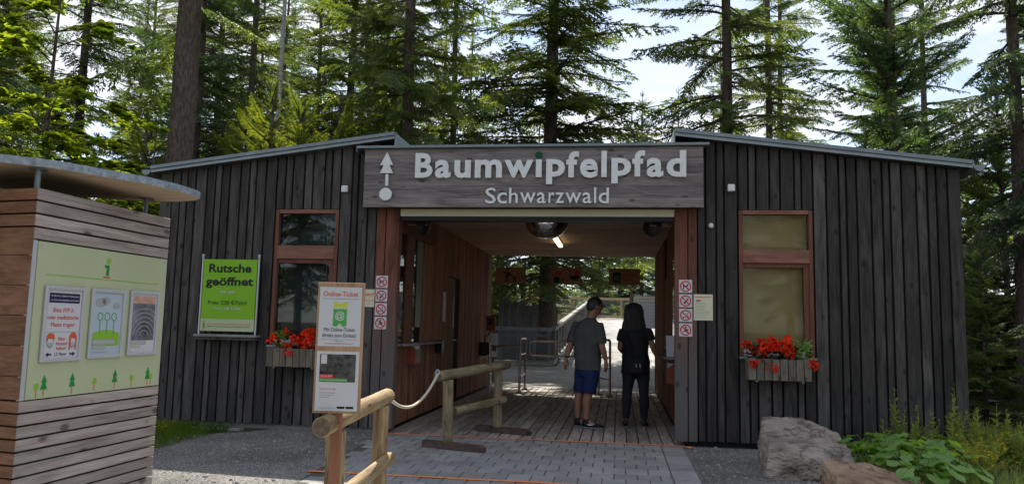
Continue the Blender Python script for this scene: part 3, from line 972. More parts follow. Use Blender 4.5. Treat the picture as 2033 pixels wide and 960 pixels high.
# hanging mirrors, lamp
e = empty('dome_mirror', (-1.083, 2.0, 2.922))
tag(e, 'large half-dome convex mirror hanging under the passage ceiling', 'mirror')
m = MB(); vs = [(0, 0, -.275)]; fs = []; nr, ns = 10, 32
for i in range(1, nr + 1):
    t = i / nr * math.pi / 2
    for j in range(ns):
        a = 2 * math.pi * j / ns
        vs.append((.325 * math.sin(t) * math.cos(a), .325 * math.sin(t) * math.sin(a), -.275 * math.cos(t)))
for j in range(ns):
    fs.append((0, 1 + (j + 1) % ns, 1 + j))
for i in range(nr - 1):
    for j in range(ns):
        a = 1 + i * ns + j; b = 1 + i * ns + (j + 1) % ns
        fs.append((a, b, b + ns, a + ns))
m.add(vs, fs, 0, True); m.build('dome', 'mirror_dome', e)
m = MB(); m.tube([(0, 0, -.012), (0, 0, 0.0)], .335, 32); m.build('rim', 'black', e)
for (x, tilt, lb) in ((-2.60, R(62), 'round black-backed convex mirror by the left passage post'), (.42, R(-28), 'round black-backed convex mirror by the right passage post')):
    e = empty('round_mirror', (x, .55, 2.66), tilt)
    tag(e, lb, 'mirror', 'round mirrors under the shutter box')
    m = MB(); vs = [(0, -.05, 0)]; fs = []
    for i in range(1, 7):
        t = i / 6
        for j in range(24):
            a = 2 * math.pi * j / 24
            vs.append((.135 * t * math.cos(a), -.05 * (1 - t * t), .135 * t * math.sin(a)))
    for j in range(24):
        fs.append((0, 1 + j, 1 + (j + 1) % 24))
    for i in range(5):
        for j in range(24):
            a = 1 + i * 24 + j; b = 1 + i * 24 + (j + 1) % 24
            fs.append((a, a + 24, b + 24, b))
    m.add(vs, fs, 0, True); m.build('back_shell', 'dark_plastic', e)
    m = MB(); m.disc(0, 0, .13, .001, .012, 24); m.build('mirror_face', 'mirror_dome', e)
    s = -1 if x < 0 else 1
    c, q = math.cos(-tilt), math.sin(-tilt)
    end = (s * .2 * c - (-.05) * q, s * .2 * q + (-.05) * c, -.0)
    m = MB(); m.tube([(0, -.045, .03), (0, -.075, .0), end], .006, 6); m.build('bracket', 'alu', e)
e = empty('tube_lamp', (-1.108, 4.4, 2.924))
tag(e, 'lit fluorescent tube lamp on the passage ceiling', 'lamp')
box('housing', (-.045, -.75, -.03, .045, .75, 0), 'white', e)
box('tube', (-.04, -.74, -.07, .04, .74, -.031), 'lamp_tube', e, .012)

# ------------------------------------------------------------------ big name sign
sg = empty('name_sign', (-1.1, -.125, 2.794))
tag(sg, 'long weathered wooden sign with raised white letters over the passage', 'sign')
def S_(x): return x + 1.1
zz = [0, .115, .262, .41, .56, .738]
for i in range(5):
    MB().box(S_(-3.205) + rng.uniform(0, .004), -.055 + rng.uniform(-.001, .001), zz[i] + .0012, S_(.985) - rng.uniform(0, .004), 0, zz[i + 1] - .0012).build('board', 'sign_wood', sg)
box('backing', (S_(-3.19), .002, .01, S_(.97), .118, .73), 'gap_black', sg)
MB().box(S_(-3.30), -.11, .742, S_(1.05), .1, .772).box(S_(-3.30), -.11, .70, S_(-3.292), .1, .741).build('cap', 'metal_grey', sg)
ZB = 2.794
L1 = [('B',-2.534,-2.312,3.157,3.469),('a',-2.280,-2.081,3.151,3.382),('u',-2.034,-1.828,3.150,3.375),('m',-1.776,-1.437,3.153,3.380),('w',-1.407,-1.050,3.152,3.372),('ı',-1.018,-0.947,3.157,3.377),('p',-0.891,-0.661,3.070,3.380),('f',-0.648,-0.494,3.153,3.475),('e',-0.482,-0.263,3.146,3.381),('l',-0.223,-0.158,3.154,3.476),('p',-0.102,0.133,3.076,3.388),('f',0.146,0.298,3.159,3.480),('a',0.315,0.513,3.152,3.386),('d',0.550,0.781,3.154,3.477)]
L2 = [('S',-1.637,-1.507,2.835,3.030),('c',-1.490,-1.370,2.835,2.972),('h',-1.343,-1.235,2.841,3.027),('w',-1.207,-1.016,2.841,2.970),('a',-0.999,-0.893,2.838,2.971),('r',-0.857,-0.787,2.843,2.971),('z',-0.772,-0.671,2.841,2.969),('w',-0.651,-0.462,2.841,2.969),('a',-0.446,-0.337,2.838,2.970),('l',-0.306,-0.282,2.841,3.032),('d',-0.252,-0.129,2.838,3.029)]
for i, (ch, a, b, c, d) in enumerate(L1):
    if ch in 'ıl':
        box('letter', (S_(a), -.095, c - ZB, S_(b), -.075, d - ZB), 'letter_white', sg)
    else:
        text(ch, sg, 0, 0, box_=(S_(a), S_(b), c - ZB, d - ZB), y0=-.075, depth=.02, mat='letter_white', bold=.032, name='letter')
for i, (ch, a, b, c, d) in enumerate(L2):
    if ch == 'l':
        box('letter', (S_(a), -.08, c - ZB, S_(b), -.066, d - ZB), 'letter_white', sg)
    else:
        text(ch, sg, 0, 0, box_=(S_(a), S_(b), c - ZB, d - ZB), y0=-.066, depth=.014, mat='letter_white', bold=.006, name='letter')
MB().disc(S_(-.983), 3.428 - ZB, .045, -.095, -.075).build('letter_dot', 'deep_green', sg)
MB().prism([(S_(x), z - ZB) for x, z in ((-2.903, 3.485), (-2.821, 3.32), (-2.868, 3.32), (-2.82, 3.217), (-2.987, 3.217), (-2.94, 3.32), (-2.988, 3.32))], -.095, -.075).build('tree_emblem', 'letter_white', sg)
box('emblem_stem', (S_(-2.912), -.095, 3.057 - ZB, S_(-2.877), -.075, 3.204 - ZB), 'letter_white', sg)
MB().disc(S_(-2.904), 2.951 - ZB, .08, -.095, -.075, 32).build('emblem_disc', 'letter_white', sg)

# ------------------------------------------------------------------ prohibition signs
def prohib(x, z, kind, label):
    e = empty('prohibition_sign', (x, -.0045, z))
    tag(e, label, 'sign', 'prohibition signs on the entrance posts')
    s = .155
    MB().cbox(-s / 2, -.006, -s / 2, s / 2, 0, s / 2, .002).build('plate', 'paper', e)
    MB().ring(0, 0, .052, .066, -.0085, -.0065).build('ring', 'red', e)
    p = MB()
    y0, y1 = -.0078, -.0064
    if kind == 'dog':
        p.prism([(-.034, .012), (-.028, .02), (-.024, .008), (.012, .008), (.02, .024), (.026, .03), (.04, .022), (.026, .014), (.022, -.004), (.022, -.036), (.014, -.036), (.012, -.008), (-.016, -.008), (-.02, -.036), (-.028, -.036), (-.028, -.004)], y0, y1)
    elif kind == 'scooter':
        p.disc(-.026, -.026, .009, y0, y1, 12); p.disc(.026, -.026, .009, y0, y1, 12)
        p.prism([(-.03, -.018), (.012, -.018), (.024, .034), (.030, .034), (.018, -.012), (.034, -.014), (.034, -.02), (-.03, -.024)], y0, y1)
    elif kind == 'cone':
        p.disc(-.010, -.024, .012, y0, y1, 14)
        p.prism([(-.016, -.016), (.026, .026), (.034, .018), (-.004, -.026)], y0, y1)
        p.prism([(.01, .03), (.016, .036), (.02, .03), (.014, .024)], y0, y1)
    else:
        p.disc(.0, .032, .009, y0, y1, 12)
        p.prism([(-.02, .02), (.008, .022), (.012, .0), (.034, -.004), (.036, .002), (.016, .008), (.006, -.012), (.028, -.03), (.022, -.036), (-.006, -.012), (-.03, -.03), (-.034, -.024), (-.01, .0)], y0, y1)
    p.build('pictogram', 'black', e)
    a = R(135)
    dx, dz = math.cos(a), math.sin(a)
    w = .0055
    MB().prism([(dx * .055 - dz * w, dz * .055 + dx * w), (dx * .055 + dz * w, dz * .055 - dx * w), (-dx * .055 + dz * w, -dz * .055 - dx * w), (-dx * .055 - dz * w, -dz * .055 + dx * w)], -.0095, -.0081).build('slash', 'red', e)
for side, x0 in (('left', -2.969), ('right', .787)):
    for k, (kind, what) in enumerate((('dog', 'no dogs'), ('cone', 'no smoking'), ('scooter', 'no riding scooters'), ('climb', 'no climbing'))):
        prohib(x0, 1.866 - k * .1725, kind, 'square %s sign on the %s passage post' % (what, side))
e = empty('notice', (.9925, -.0075, 1.465))
tag(e, 'cream sheet of small print tacked beside the right prohibition signs', 'notice')
MB().box(-.111, -.002, 0, .111, 0, .309).build('sheet', 'cream', e)
MB().prism([(-.09, .235), (-.06, .245), (-.04, .235), (-.025, .25), (-.03, .225), (-.07, .222)], -.0035, -.0021).build('picture', 'brown_red', e)
rr = random.Random(4)
for i in range(11):
    zq = .205 - i * .0175
    box('print_line', (-.095, -.0034, zq, -.095 + rr.uniform(.1, .185), -.0021, zq + .0045), 'grey_print', e)
box('headline', (-.095, -.0034, .272, .09, -.0021, .279), 'orange_red', e)
e = empty('notice', (-3.165, -.0075, 1.547))
tag(e, 'small cream notice with red writing half hidden behind the ticket board', 'notice')
MB().box(-.16, -.002, 0, .105, 0, .222).build('sheet', 'cream', e)
text('Achtung!', e, .095, .14, .045, y0=-.0021, depth=.001, mat='orange_red', align='R', bold=.02)
box('rule', (-.15, -.0034, .115, .095, -.0021, .118), 'grey_print', e)
text('nicht betreten!', e, .095, .075, .02, y0=-.0021, depth=.001, mat='orange_red', align='R')
text('ist gesperrt!', e, .095, .035, .02, y0=-.0021, depth=.001, mat='grey_print', align='R')

# ------------------------------------------------------------------ slide sign
e = empty('slide_sign', (-4.965, -.02, 1.10))
tag(e, 'bright green banner in a steel frame announcing the open slide', 'sign')
for x in (-.385, .385):
    m = MB(); m.tube([(x, -.08, .04), (x, -.08, 1.055)], .012, 8); m.tube([(x, -.08, 1.056), (x, -.08, 1.085)], .017, 8)
    m.build('frame_rod', 'alu', e)
box('banner', (-.365, -.088, .255, .365, -.08, 1.02), 'sign_green', e)
box('banner_foot', (-.365, -.088, .10, .365, -.08, .2545), 'panel_green', e)
box('ledge', (-.42, -.14, .03, .42, .015, .06), 'grey_wood_x', e)
box('ledge_front', (-.405, -.10, -.01, .405, .015, .0285), 'dark_board_side', e)
yy = -.0885
text('Rutsche', e, 0, .855, .105, .58, y0=yy, mat='black', bold=.03)
text('geöffnet', e, 0, .685, .105, .65, y0=yy, mat='black', bold=.03)
text('slide open', e, -.02, .59, .032, .20, y0=yy, mat='paper', bold=.01)
text('Preis: 2,00 €/Fahrt', e, -.01, .44, .052, .53, y0=yy, mat='black', bold=.004)
text('Price: 2,00 €/slide', e, -.01, .375, .036, .37, y0=yy, mat='paper')
MB().disc(-.315, .222, .014, -.0905, -.0885).build('emblem_dot', 'line_green', e)
MB().prism([(-.335, .195), (-.304, .195), (-.304, .138), (-.322, .138), (-.322, .18), (-.335, .18)], -.0905, -.0885).build('emblem', 'dark_green', e)
box('emblem_bar', (-.338, -.0905, .122, -.298, -.0885, .129), 'red', e)
text('Kinder unter 6 Jahren nur in Begleitung eines Erwachsenen', e, -.27, .185, .016, .60, y0=yy, mat='orange_red', align='L', depth=.001)
text('Children under 6 years must be accompanied by an adult', e, -.27, .152, .016, .58, y0=yy, mat='black', align='L', depth=.001)

# ------------------------------------------------------------------ leafy helpers
def leaf_poly(L, W, fold=.15, n=3):
    """pointed oval leaf in local coords, along +x, folded along the midrib; returns verts, faces"""
    vs = [(0, 0, 0)]; fs = []
    for i in range(1, n + 1):
        t = i / (n + 1)
        w = W * math.sin(math.pi * t ** .8) * .5
        vs += [(L * t, w, fold * w), (L * t, 0, 0), (L * t, -w, fold * w)]
    vs.append((L, 0, -.06 * L)); e = len(vs) - 1
    fs += [(0, 2, 1), (0, 3, 2)]
    for i in range(n - 1):
        a = 1 + 3 * i
        fs += [(a, a + 1, a + 4, a + 3), (a + 1, a + 2, a + 5, a + 4)]
    a = 1 + 3 * (n - 1)
    fs += [(a, a + 1, e), (a + 1, a + 2, e)]
    return vs, fs


def put(m, vs, fs, M, mi=0):
    m.add([(M @ Vector(v))[:] for v in vs], fs, mi)


def rotm(yaw, pitch, roll):
    return Matrix.Rotation(yaw, 4, 'Z') @ Matrix.Rotation(-pitch, 4, 'Y') @ Matrix.Rotation(roll, 4, 'X')


# ------------------------------------------------------------------ flower boxes
def begonia(x, y, z, seed, greens, label, nfl=5):
    r = random.Random(seed)
    e = empty('begonia_plant', (x, y, z))
    tag(e, label, 'plant', 'begonias in the window boxes')
    m = MB()
    lv, lf = leaf_poly(1, .62, .25)
    for i in range(80 if greens else 60):
        a = r.uniform(0, 6.28); h = r.uniform(0, .23 if greens else .18); rad = r.uniform(0, .09)
        M = Matrix.Translation((rad * math.cos(a), rad * math.sin(a) * .8, h)) @ rotm(a, r.uniform(-.3, 1.0), r.uniform(-.6, .6)) @ Matrix.Scale(r.uniform(.04, .075), 4)
        put(m, lv, lf, M)
    m.build('foliage', 'bright_leaf' if greens else 'dark_leaf', e)
    for k in range(nfl):
        m = MB()
        cx, cy, cz = r.uniform(-.1, .1), r.uniform(-.11, .03), r.uniform(.04, .25)
        if r.random() < .12:
            cz = r.uniform(-.05, .0); cy = -.115
        for i in range(26):
            d = Vector((r.gauss(0, 1), r.gauss(-.3, 1), r.gauss(0, 1))).normalized()
            p = Vector((cx, cy, cz)) + d * r.uniform(.010, .046)
            q = d.to_track_quat('X', 'Z').to_matrix().to_4x4()
            s = r.uniform(.026, .044)
            pv = [(0, -.25 * s, 0), (.5 * s, -.55 * s, .1 * s), (s, -.2 * s, -.1 * s), (s, .25 * s, -.1 * s), (.5 * s, .55 * s, .1 * s), (0, .25 * s, 0)]
            put(m, pv, [(0, 1, 4, 5), (1, 2, 3, 4)], Matrix.Translation(p) @ q @ Matrix.Rotation(r.uniform(0, 6.3), 4, 'X'))
        m.build('flower', 'petal_red', e)


def flower_box(x0, x1, z0, z1, label, seed):
    r = random.Random(seed)
    e = empty('flower_box', (x0, 0, z0))
    tag(e, label, 'flower box', 'wooden window boxes')
    L, H = x1 - x0, z1 - z0
    n = 8; p = L / n
    for i in range(n):
        MB().cbox(i * p + .004, -.262, r.uniform(-.003, .003), (i + 1) * p - .004, -.245, H + r.uniform(-.004, .004), .003).build('slat', 'box_wood', e)
    for xx in (0, L):
        for j in range(2):
            s = .009 if xx == 0 else -.009
            MB().cbox(xx + min(0, s), -.24 + j * .105, 0, xx + max(0, s), -.14 + j * .105, H, .003).build('side_slat', 'box_wood', e)
    box('soil', (.012, -.242, .01, L - .012, -.035, H - .03), 'soil', e)
    box('bracket', (.08, -.24, -.02, .11, -.004, -.004), 'metal_grey', e)
    box('bracket', (L - .11, -.24, -.02, L - .08, -.004, -.004), 'metal_grey', e)
flower_box(-4.338, -3.648, .785, 1.012, 'wooden window box of red begonias beside the green slide banner', 1)
flower_box(1.467, 2.158, .80, 1.040, 'wooden window box of red begonias under the yellowish window', 2)
for k, x in enumerate((-4.22, -4.06, -3.90, -3.74)):
    begonia(x, -.14, .985, 20 + k, k == 0, ['leafy green begonia at the outer end of the left window box', 'red begonia second in the left window box from the slide banner', 'red begonia third in the left window box from the slide banner', 'red begonia in the left window box half behind the ticket board'][k], 5 if k else 2)
for k, x in enumerate((1.56, 1.70, 1.85, 1.98, 2.09)):
    begonia(x, -.14, 1.01, 41 + k, k == 4, ['red begonia at the end of the right window box nearest the passage', 'fullest red begonia in the right window box', 'red begonia in the middle of the right window box', 'red begonia in the right window box beside the leafy green one', 'leafy green begonia at the outer end of the right window box'][k], 6 if k < 2 else (3 if k < 4 else 1))

# ------------------------------------------------------------------ information kiosk
kk = empty('information_kiosk', (-3.274, -5.489, 0), R(88.67))
tag(kk, 'slatted wooden information kiosk with pale green panel and round-ended metal-edged roof', 'kiosk')
KL = 1.26
core = MB()
pl = [(.03, .03), (1.235, .03), (1.17, 1.24), (.2, 1.22)]
core.add([(x, y, 0.02) for x, y in pl] + [(x, y, 2.055) for x, y in pl], [(3, 2, 1, 0), (4, 5, 6, 7), (0, 1, 5, 4), (1, 2, 6, 5), (2, 3, 7, 6), (3, 0, 4, 7)])
core.build('body', 'gap_black', kk)
rng = random.Random(6)
zs = [2.005, 1.930, 1.855, 1.780]
z = .811
while z > .02:
    zs.append(z); z -= .0700
for i, z0 in enumerate(zs):
    h = .064 if i < 4 else .059
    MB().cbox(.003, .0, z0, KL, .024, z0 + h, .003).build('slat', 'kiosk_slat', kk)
# slats of the side turned towards the path's start: run along (.156, .988)
sx, sy = .156, .988
def side_board(z0, h, mat='kiosk_slat_side', off=0.0):
    L = 1.22
    nx, ny = -sy, sx
    a = (0.0 - .012 * 0 + nx * .0, .004)
    P = lambda t, w: (a[0] + sx * t + nx * w, a[1] + sy * t + ny * w)
    q = [P(.004, off), P(.004, off - .022), P(L, off - .022), P(L, off)]
    m = MB(); m.hexa([(*q[0], z0), (*q[3], z0), (*q[2], z0), (*q[1], z0), (*q[0], z0 + h), (*q[3], z0 + h), (*q[2], z0 + h), (*q[1], z0 + h)])
    # hexa winding: make outward
    return m
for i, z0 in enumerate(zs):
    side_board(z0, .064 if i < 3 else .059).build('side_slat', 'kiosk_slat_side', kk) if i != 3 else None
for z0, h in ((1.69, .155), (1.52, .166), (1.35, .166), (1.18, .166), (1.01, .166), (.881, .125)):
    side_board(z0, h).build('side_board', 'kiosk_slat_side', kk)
box('panel_trim', (.004, .004, .876, .034, .026, 1.772), 'alu', kk)
box('panel_trim', (1.245, .004, .876, 1.26, .026, 1.772), 'alu', kk)
box('panel', (.036, -.002, .878, 1.2435, .022, 1.770), 'panel_green', kk)
for x, z in ((.06, 1.745), (1.22, 1.745), (.06, .902), (1.22, .902)):
    MB().disc(x, z, .008, -.006, -.0025, 10).build('screw', 'alu', kk)
box('green_rule', (.115, -.0035, 1.583, 1.155, -.0022, 1.588), 'line_green', kk)
MB().disc(.632, 1.705, .0185, -.0036, -.0022).build('emblem_dot', 'line_green', kk)
MB().prism([(.598, 1.678), (.640, 1.678), (.640, 1.61), (.616, 1.61), (.616, 1.66), (.598, 1.66)], -.0036, -.0022).build('emblem', 'dark_green', kk)
box('emblem_bar', (.592, -.0036, 1.596, .655, -.0022, 1.604), 'red', kk)
# row of little trees
for x, kind in ((.11, 0), (.165, 1), (.39, 1), (.585, 0), (.775, 1), (.945, 0), (1.115, 1), (1.15, 0)):
    zb = .884
    box('tree_stem', (x - .003, -.0036, zb + .003, x + .003, -.0022, zb + .045), 'orange_red', kk)
    if kind:
        MB().prism([(x, zb + .125), (x + .022, zb + .083), (x + .011, zb + .083), (x + .026, zb + .044), (x - .026, zb + .044), (x - .011, zb + .083), (x - .022, zb + .083)], -.0038, -.0023).build('tree_print', 'dark_green', kk)
    else:
        MB().disc(x, zb + .062, .018, -.0038, -.0023, 16, rz=.021).build('tree_print', 'line_green', kk)

def frame(x0, x1, z0, z1, parent, t=.024, name='poster_frame'):
    m = MB()
    m.cbox(x0, -.022, z0, x0 + t, -.0022, z1, .005).cbox(x1 - t, -.022, z0, x1, -.0022, z1, .005)
    m.cbox(x0 + t, -.021, z0, x1 - t, -.0022, z0 + t, .005).cbox(x0 + t, -.021, z1 - t, x1 - t, -.0022, z1, .005)
    return m.build(name, 'alu', parent)

# poster 1: mask notice
f1 = frame(.104, .431, 1.081, 1.523, kk)
box('poster', (.128, -.008, 1.105, .407, -.003, 1.499), 'paper', f1)
yy = -.0083
box('poster_band', (.145, -.0095, 1.425, .39, -.0083, 1.482), 'navy', f1)
text('Verpflichtend, sobald der Mindestabstand', f1, .2675, 1.461, .0105, .225, y0=-.0097, mat='paper', depth=.0006)
text('von 1,5m nicht eingehalten werden kann!', f1, .2675, 1.437, .0105, .225, y0=-.0097, mat='paper', depth=.0006)
text('Bitte FFP-2-', f1, .2675, 1.370, .026, .17, y0=yy, mat='red', depth=.001)
text('oder medizinische', f1, .2675, 1.328, .026, .25, y0=yy, mat='red', depth=.001)
text('Maske tragen!', f1, .2675, 1.286, .026, .19, y0=yy, mat='red', depth=.001)
box('poster_rule', (.14, -.0095, 1.253, .395, -.0083, 1.256), 'grey_print', f1)
text('Bitte', f1, .2675, 1.205, .020, y0=yy, mat='red', depth=.001)
text('Abstand', f1, .2675, 1.178, .020, y0=yy, mat='red', depth=.001)
text('halten!', f1, .2675, 1.151, .020, y0=yy, mat='red', depth=.001)
text('1,5 Meter', f1, .2675, 1.118, .018, y0=yy, mat='navy', depth=.001)
for s, cx in ((-1, .178), (1, .357)):
    MB().disc(cx, 1.195, .026, -.0090, -.0083, 20, rz=.033).build('face_print', 'navy', f1)
    MB().disc(cx, 1.195, .023, -.0096, -.0091, 20, rz=.030).build('face_print', 'paper', f1)
    if s < 0:
        MB().prism([(cx - .031, 1.20), (cx - .03, 1.235), (cx - .01, 1.25), (cx + .02, 1.247), (cx + .031, 1.23), (cx + .03, 1.205), (cx + .022, 1.215), (cx - .02, 1.218)], -.0103, -.0097).build('hair_print', 'orange_red', f1)
    else:
        MB().prism([(cx - .028, 1.15), (cx - .03, 1.23), (cx - .012, 1.252), (cx + .014, 1.252), (cx + .031, 1.23), (cx + .033, 1.15), (cx + .021, 1.15), (cx + .02, 1.215), (cx - .014, 1.218), (cx - .018, 1.15)], -.0103, -.0097).build('hair_print', 'orange_red', f1)
    MB().prism([(cx - .018, 1.193), (cx + .018, 1.193), (cx + .014, 1.172), (cx, 1.165), (cx - .014, 1.172)], -.0103, -.0097).build('mask_print', 'grey_print', f1)
    MB().prism([(cx - s * -.012 * 0 + s * .03, 1.125), (cx + s * .008, 1.138), (cx + s * .008, 1.130), (cx - s * .016, 1.130), (cx - s * .016, 1.120), (cx + s * .008, 1.120), (cx + s * .008, 1.112)], -.0095, -.0083).build('arrow_print', 'navy', f1)
# poster 2: three round trees
f2 = frame(.488, .811, 1.088, 1.525, kk)
box('poster', (.512, -.008, 1.112, .787, -.003, 1.501), 'sky_print', f2)
for cx, cz, rx_, rz_ in ((.58, 1.44, .05, .03), (.63, 1.45, .04, .026), (.73, 1.42, .035, .022)):
    MB().disc(cx, cz, rx_, -.0095, -.0083, 20, rz=rz_).build('cloud_print', 'grey_print', f2)
MB().prism([(.525, 1.245), (.60, 1.265), (.70, 1.265), (.775, 1.245), (.775, 1.165), (.525, 1.165)], -.0095, -.0083).build('hill_print', 'line_green', f2)
for cx in (.585, .65, .715):
    MB().ring(cx, 1.35, .021, .027, -.0095, -.0083, 24).build('tree_ring_print', 'mid_green', f2)
    box('trunk_print', (cx - .003, -.0101, 1.235, cx + .003, -.0096, 1.322), 'mid_green', f2)
box('title_bar', (.527, -.0106, 1.175, .735, -.0096, 1.208), 'grey_print', f2)
text('BAUMWIPFELPFAD', f2, .631, 1.182, .018, .195, y0=-.0108, mat='paper', depth=.0006)
box('title_bar', (.527, -.0106, 1.145, .655, -.0096, 1.170), 'grey_print', f2)
text('SCHWARZWALD', f2, .591, 1.150, .014, .115, y0=-.0108, mat='paper', depth=.0006)
text('www.baumwipfelpfade.de', f2, .53, 1.125, .009, .14, y0=yy, mat='grey_print', align='L', depth=.0006)
# poster 3: amphitheatre of tracks at sunset
f3 = frame(.861, 1.176, 1.093, 1.53, kk)
box('poster', (.885, -.008, 1.117, 1.152, -.003, 1.506), 'paper', f3)
box('photo_print', (.897, -.0095, 1.445, 1.140, -.0083, 1.494), 'photo_sunset', f3)
box('photo_print', (.897, -.0095, 1.195, 1.140, -.0083, 1.4448), 'photo_grey', f3)
for k in range(6):
    m = MB(); rr_ = .045 + k * .03; n = 16; vs = []; fs = []
    for i in range(n + 1):
        a = math.pi * (.06 + .88 * i / n)
        for q in (rr_, rr_ + .005):
            vs.append((min(1.138, max(.899, 1.03 + q * 1.1 * math.cos(a))), -.0099, 1.215 + q * math.sin(a)))
    for i in range(n):
        fs.append((2 * i, 2 * i + 1, 2 * i + 3, 2 * i + 2))
    m.add(vs, fs); m.build('ring_print', 'grey_print', f3)
box('title_bar', (.897, -.0101, 1.165, 1.06, -.0090, 1.19), 'grey_print', f3)
text('BAUMWIPFELPFAD', f3, .978, 1.170, .014, .15, y0=-.0103, mat='paper', depth=.0006)
text('SCHWARZWALD', f3, .897, 1.145, .012, .11, y0=yy, mat='line_green', align='L', depth=.0006)
# roof
rp_ = [(-3.448, -5.585), (-3.254, -5.414), (-3.113, -5.14), (-3.009, -4.939), (-2.942, -4.647), (-2.96, -4.36), (-3.09, -4.245), (-3.30, -4.212), (-3.64, -4.321), (-3.86, -4.515), (-4.083, -4.738), (-4.35, -5.05), (-4.55, -5.4), (-4.58, -5.72), (-4.36, -5.92), (-4.05, -5.93), (-3.73, -5.79)]
ca, sa = math.cos(-R(88.67)), math.sin(-R(88.67))
rl = [((x + 3.274) * ca - (y + 5.489) * sa, (x + 3.274) * sa + (y + 5.489) * ca) for x, y in rp_]
def catmull(P, k=6):
    n = len(P); out = []
    for i in range(n):
        p0, p1, p2, p3 = (Vector(P[(i + j - 1) % n]) for j in range(4))
        for s in range(k):
            t = s / k
            out.append(.5 * ((2 * p1) + (p2 - p0) * t + (2 * p0 - 5 * p1 + 4 * p2 - p3) * t * t + (3 * p1 - p0 - 3 * p2 + p3) * t ** 3))
    return [(p.x, p.y) for p in out]
rc = catmull(rl); n = len(rc)
m = MB()
m.add([(x, y, 2.2) for x, y in rc] + [(x, y, 2.240) for x, y in rc], [tuple(reversed(range(n))), tuple(range(n, 2 * n))])
ko = m.build('roof', 'ply', kk)
cx = sum(x for x, y in rc) / n; cy = sum(y for x, y in rc) / n
m = MB(); vs = []; fs = []
for x, y in rc:
    k = 1.006
    vs += [(cx + (x - cx) * k, cy + (y - cy) * k, 2.197), (cx + (x - cx) * k, cy + (y - cy) * k, 2.244)]
for i in range(n):
    j = (i + 1) % n
    fs.append((2 * i, 2 * i + 1, 2 * j + 1, 2 * j))
m.add(vs, fs, 0, True); m.add([(vs[2 * i + 1]) for i in range(n)], [tuple(range(n))])
m.build('roof_edge', 'galvanised', ko)
for wx, wy in ((-3.36, -5.40), (-3.36, -4.36), (-4.3, -5.3)):
    lx, ly = (wx + 3.274) * ca - (wy + 5.489) * sa, (wx + 3.274) * sa + (wy + 5.489) * ca
    m = MB(); m.tube([(lx, ly, 2.05), (lx, ly, 2.19)], .016, 10); m.tube([(lx, ly, 2.19), (lx, ly, 2.199)], .05, 14)
    m.build('roof_post', 'metal_grey', kk)

# ------------------------------------------------------------------ online ticket board on a post
tb = empty('ticket_board', (-1.475, -5.415, 0), R(8.1))
tag(tb, 'upright wooden board with two posters on a square post by the log barrier', 'sign')
MB().cbox(-.027, -.012, 0, .027, .035, .874, .003).build('post', 'stand_post', tb)
MB().cbox(-.124, -.026, .872, .124, .004, 1.56, .003).build('board', 'stand_wood', tb)
box('poster', (-.112, -.0275, 1.222, .112, -.0262, 1.535), 'paper', tb)
pa = box('poster', (-.112, -.0275, .885, .112, -.0262, 1.195), 'paper', tb)
yy = -.0278
text('Online-Ticket', tb, .0, 1.486, .026, .186, y0=yy, mat='orange_red', bold=.012, depth=.0008)
box('rule', (-.10, -.0286, 1.471, .10, -.0278, 1.474), 'grey_print', tb)
MB().prism([(-.036, 1.33), (-.026, 1.326), (-.014, 1.326), (-.010, 1.336), (.0, 1.341), (.010, 1.336), (.014, 1.326), (.026, 1.326), (.036, 1.33), (.036, 1.42), (-.036, 1.42)], -.0286, -.0278).build('ticket_print', 'mid_green', tb)
MB().prism([(-.036, 1.424), (.036, 1.424), (.033, 1.432), (.036, 1.445), (.036, 1.455), (.014, 1.455), (.009, 1.446), (.0, 1.443), (-.009, 1.446), (-.014, 1.455), (-.036, 1.455), (-.036, 1.445), (-.033, 1.432)], -.0286, -.0278).build('ticket_stub_print', 'lime', tb)
for i in range(4):
    MB().disc(-.0225 + i * .015, 1.423, .006, -.0290, -.0287, 12).build('perforation_print', 'paper', tb)
text('@', tb, 0, 1.368, .036, y0=-.0288, mat='paper', bold=.01, depth=.0006)
text('Mit Online-Ticket', tb, 0, 1.300, .020, .165, y0=yy, mat='navy', bold=.0, depth=.0008)
text('direkt zum Einlass!', tb, 0, 1.270, .020, .178, y0=yy, mat='navy', bold=.0, depth=.0008)
box('rule', (-.10, -.0286, 1.256, .10, -.0278, 1.258), 'grey_print', tb)
text('Erhältlich unter', tb, 0, 1.246, .007, .05, y0=yy, mat='grey_print', depth=.0005)
text('www.baumwipfelpfade.de/schwarzwald', tb, 0, 1.233, .007, .155, y0=yy, mat='orange_red', depth=.0005)
box('photo_print', (-.095, -.0286, 1.035, .095, -.0278, 1.18), 'photo_dark', tb)
box('label_print', (-.088, -.0292, 1.13, -.058, -.0287, 1.178), 'paper', tb)
box('label_print', (-.095, -.0292, 1.055, -.02, -.0287, 1.075), 'red', tb)
text('LUCA-APP', tb, -.09, 1.0595, .012, .062, y0=-.0293, mat='paper', align='L', depth=.0005)
box('label_print', (-.095, -.0292, 1.038, .055, -.0287, 1.0535), 'mid_green', tb)
text('Hier scannen & einchecken', tb, -.09, 1.0415, .009, .138, y0=-.0293, mat='paper', align='L', depth=.0005)
text('Scannen Sie den', tb, -.09, .995, .009, .085, y0=yy, mat='orange_red', align='L', depth=.0005)
for i, w in enumerate((.085, .08, .05)):
    box('print_line', (-.09, -.0284, .977 - i * .012, -.09 + w, -.0278, .981 - i * .012), 'grey_print', tb)
for x0 in (.006, .052):
    box('badge_print', (x0, -.0284, .897, x0 + .04, -.0278, .909), 'black', tb)
box('print_line', (-.09, -.0284, .899, -.005, -.0278, .902), 'grey_print', tb)

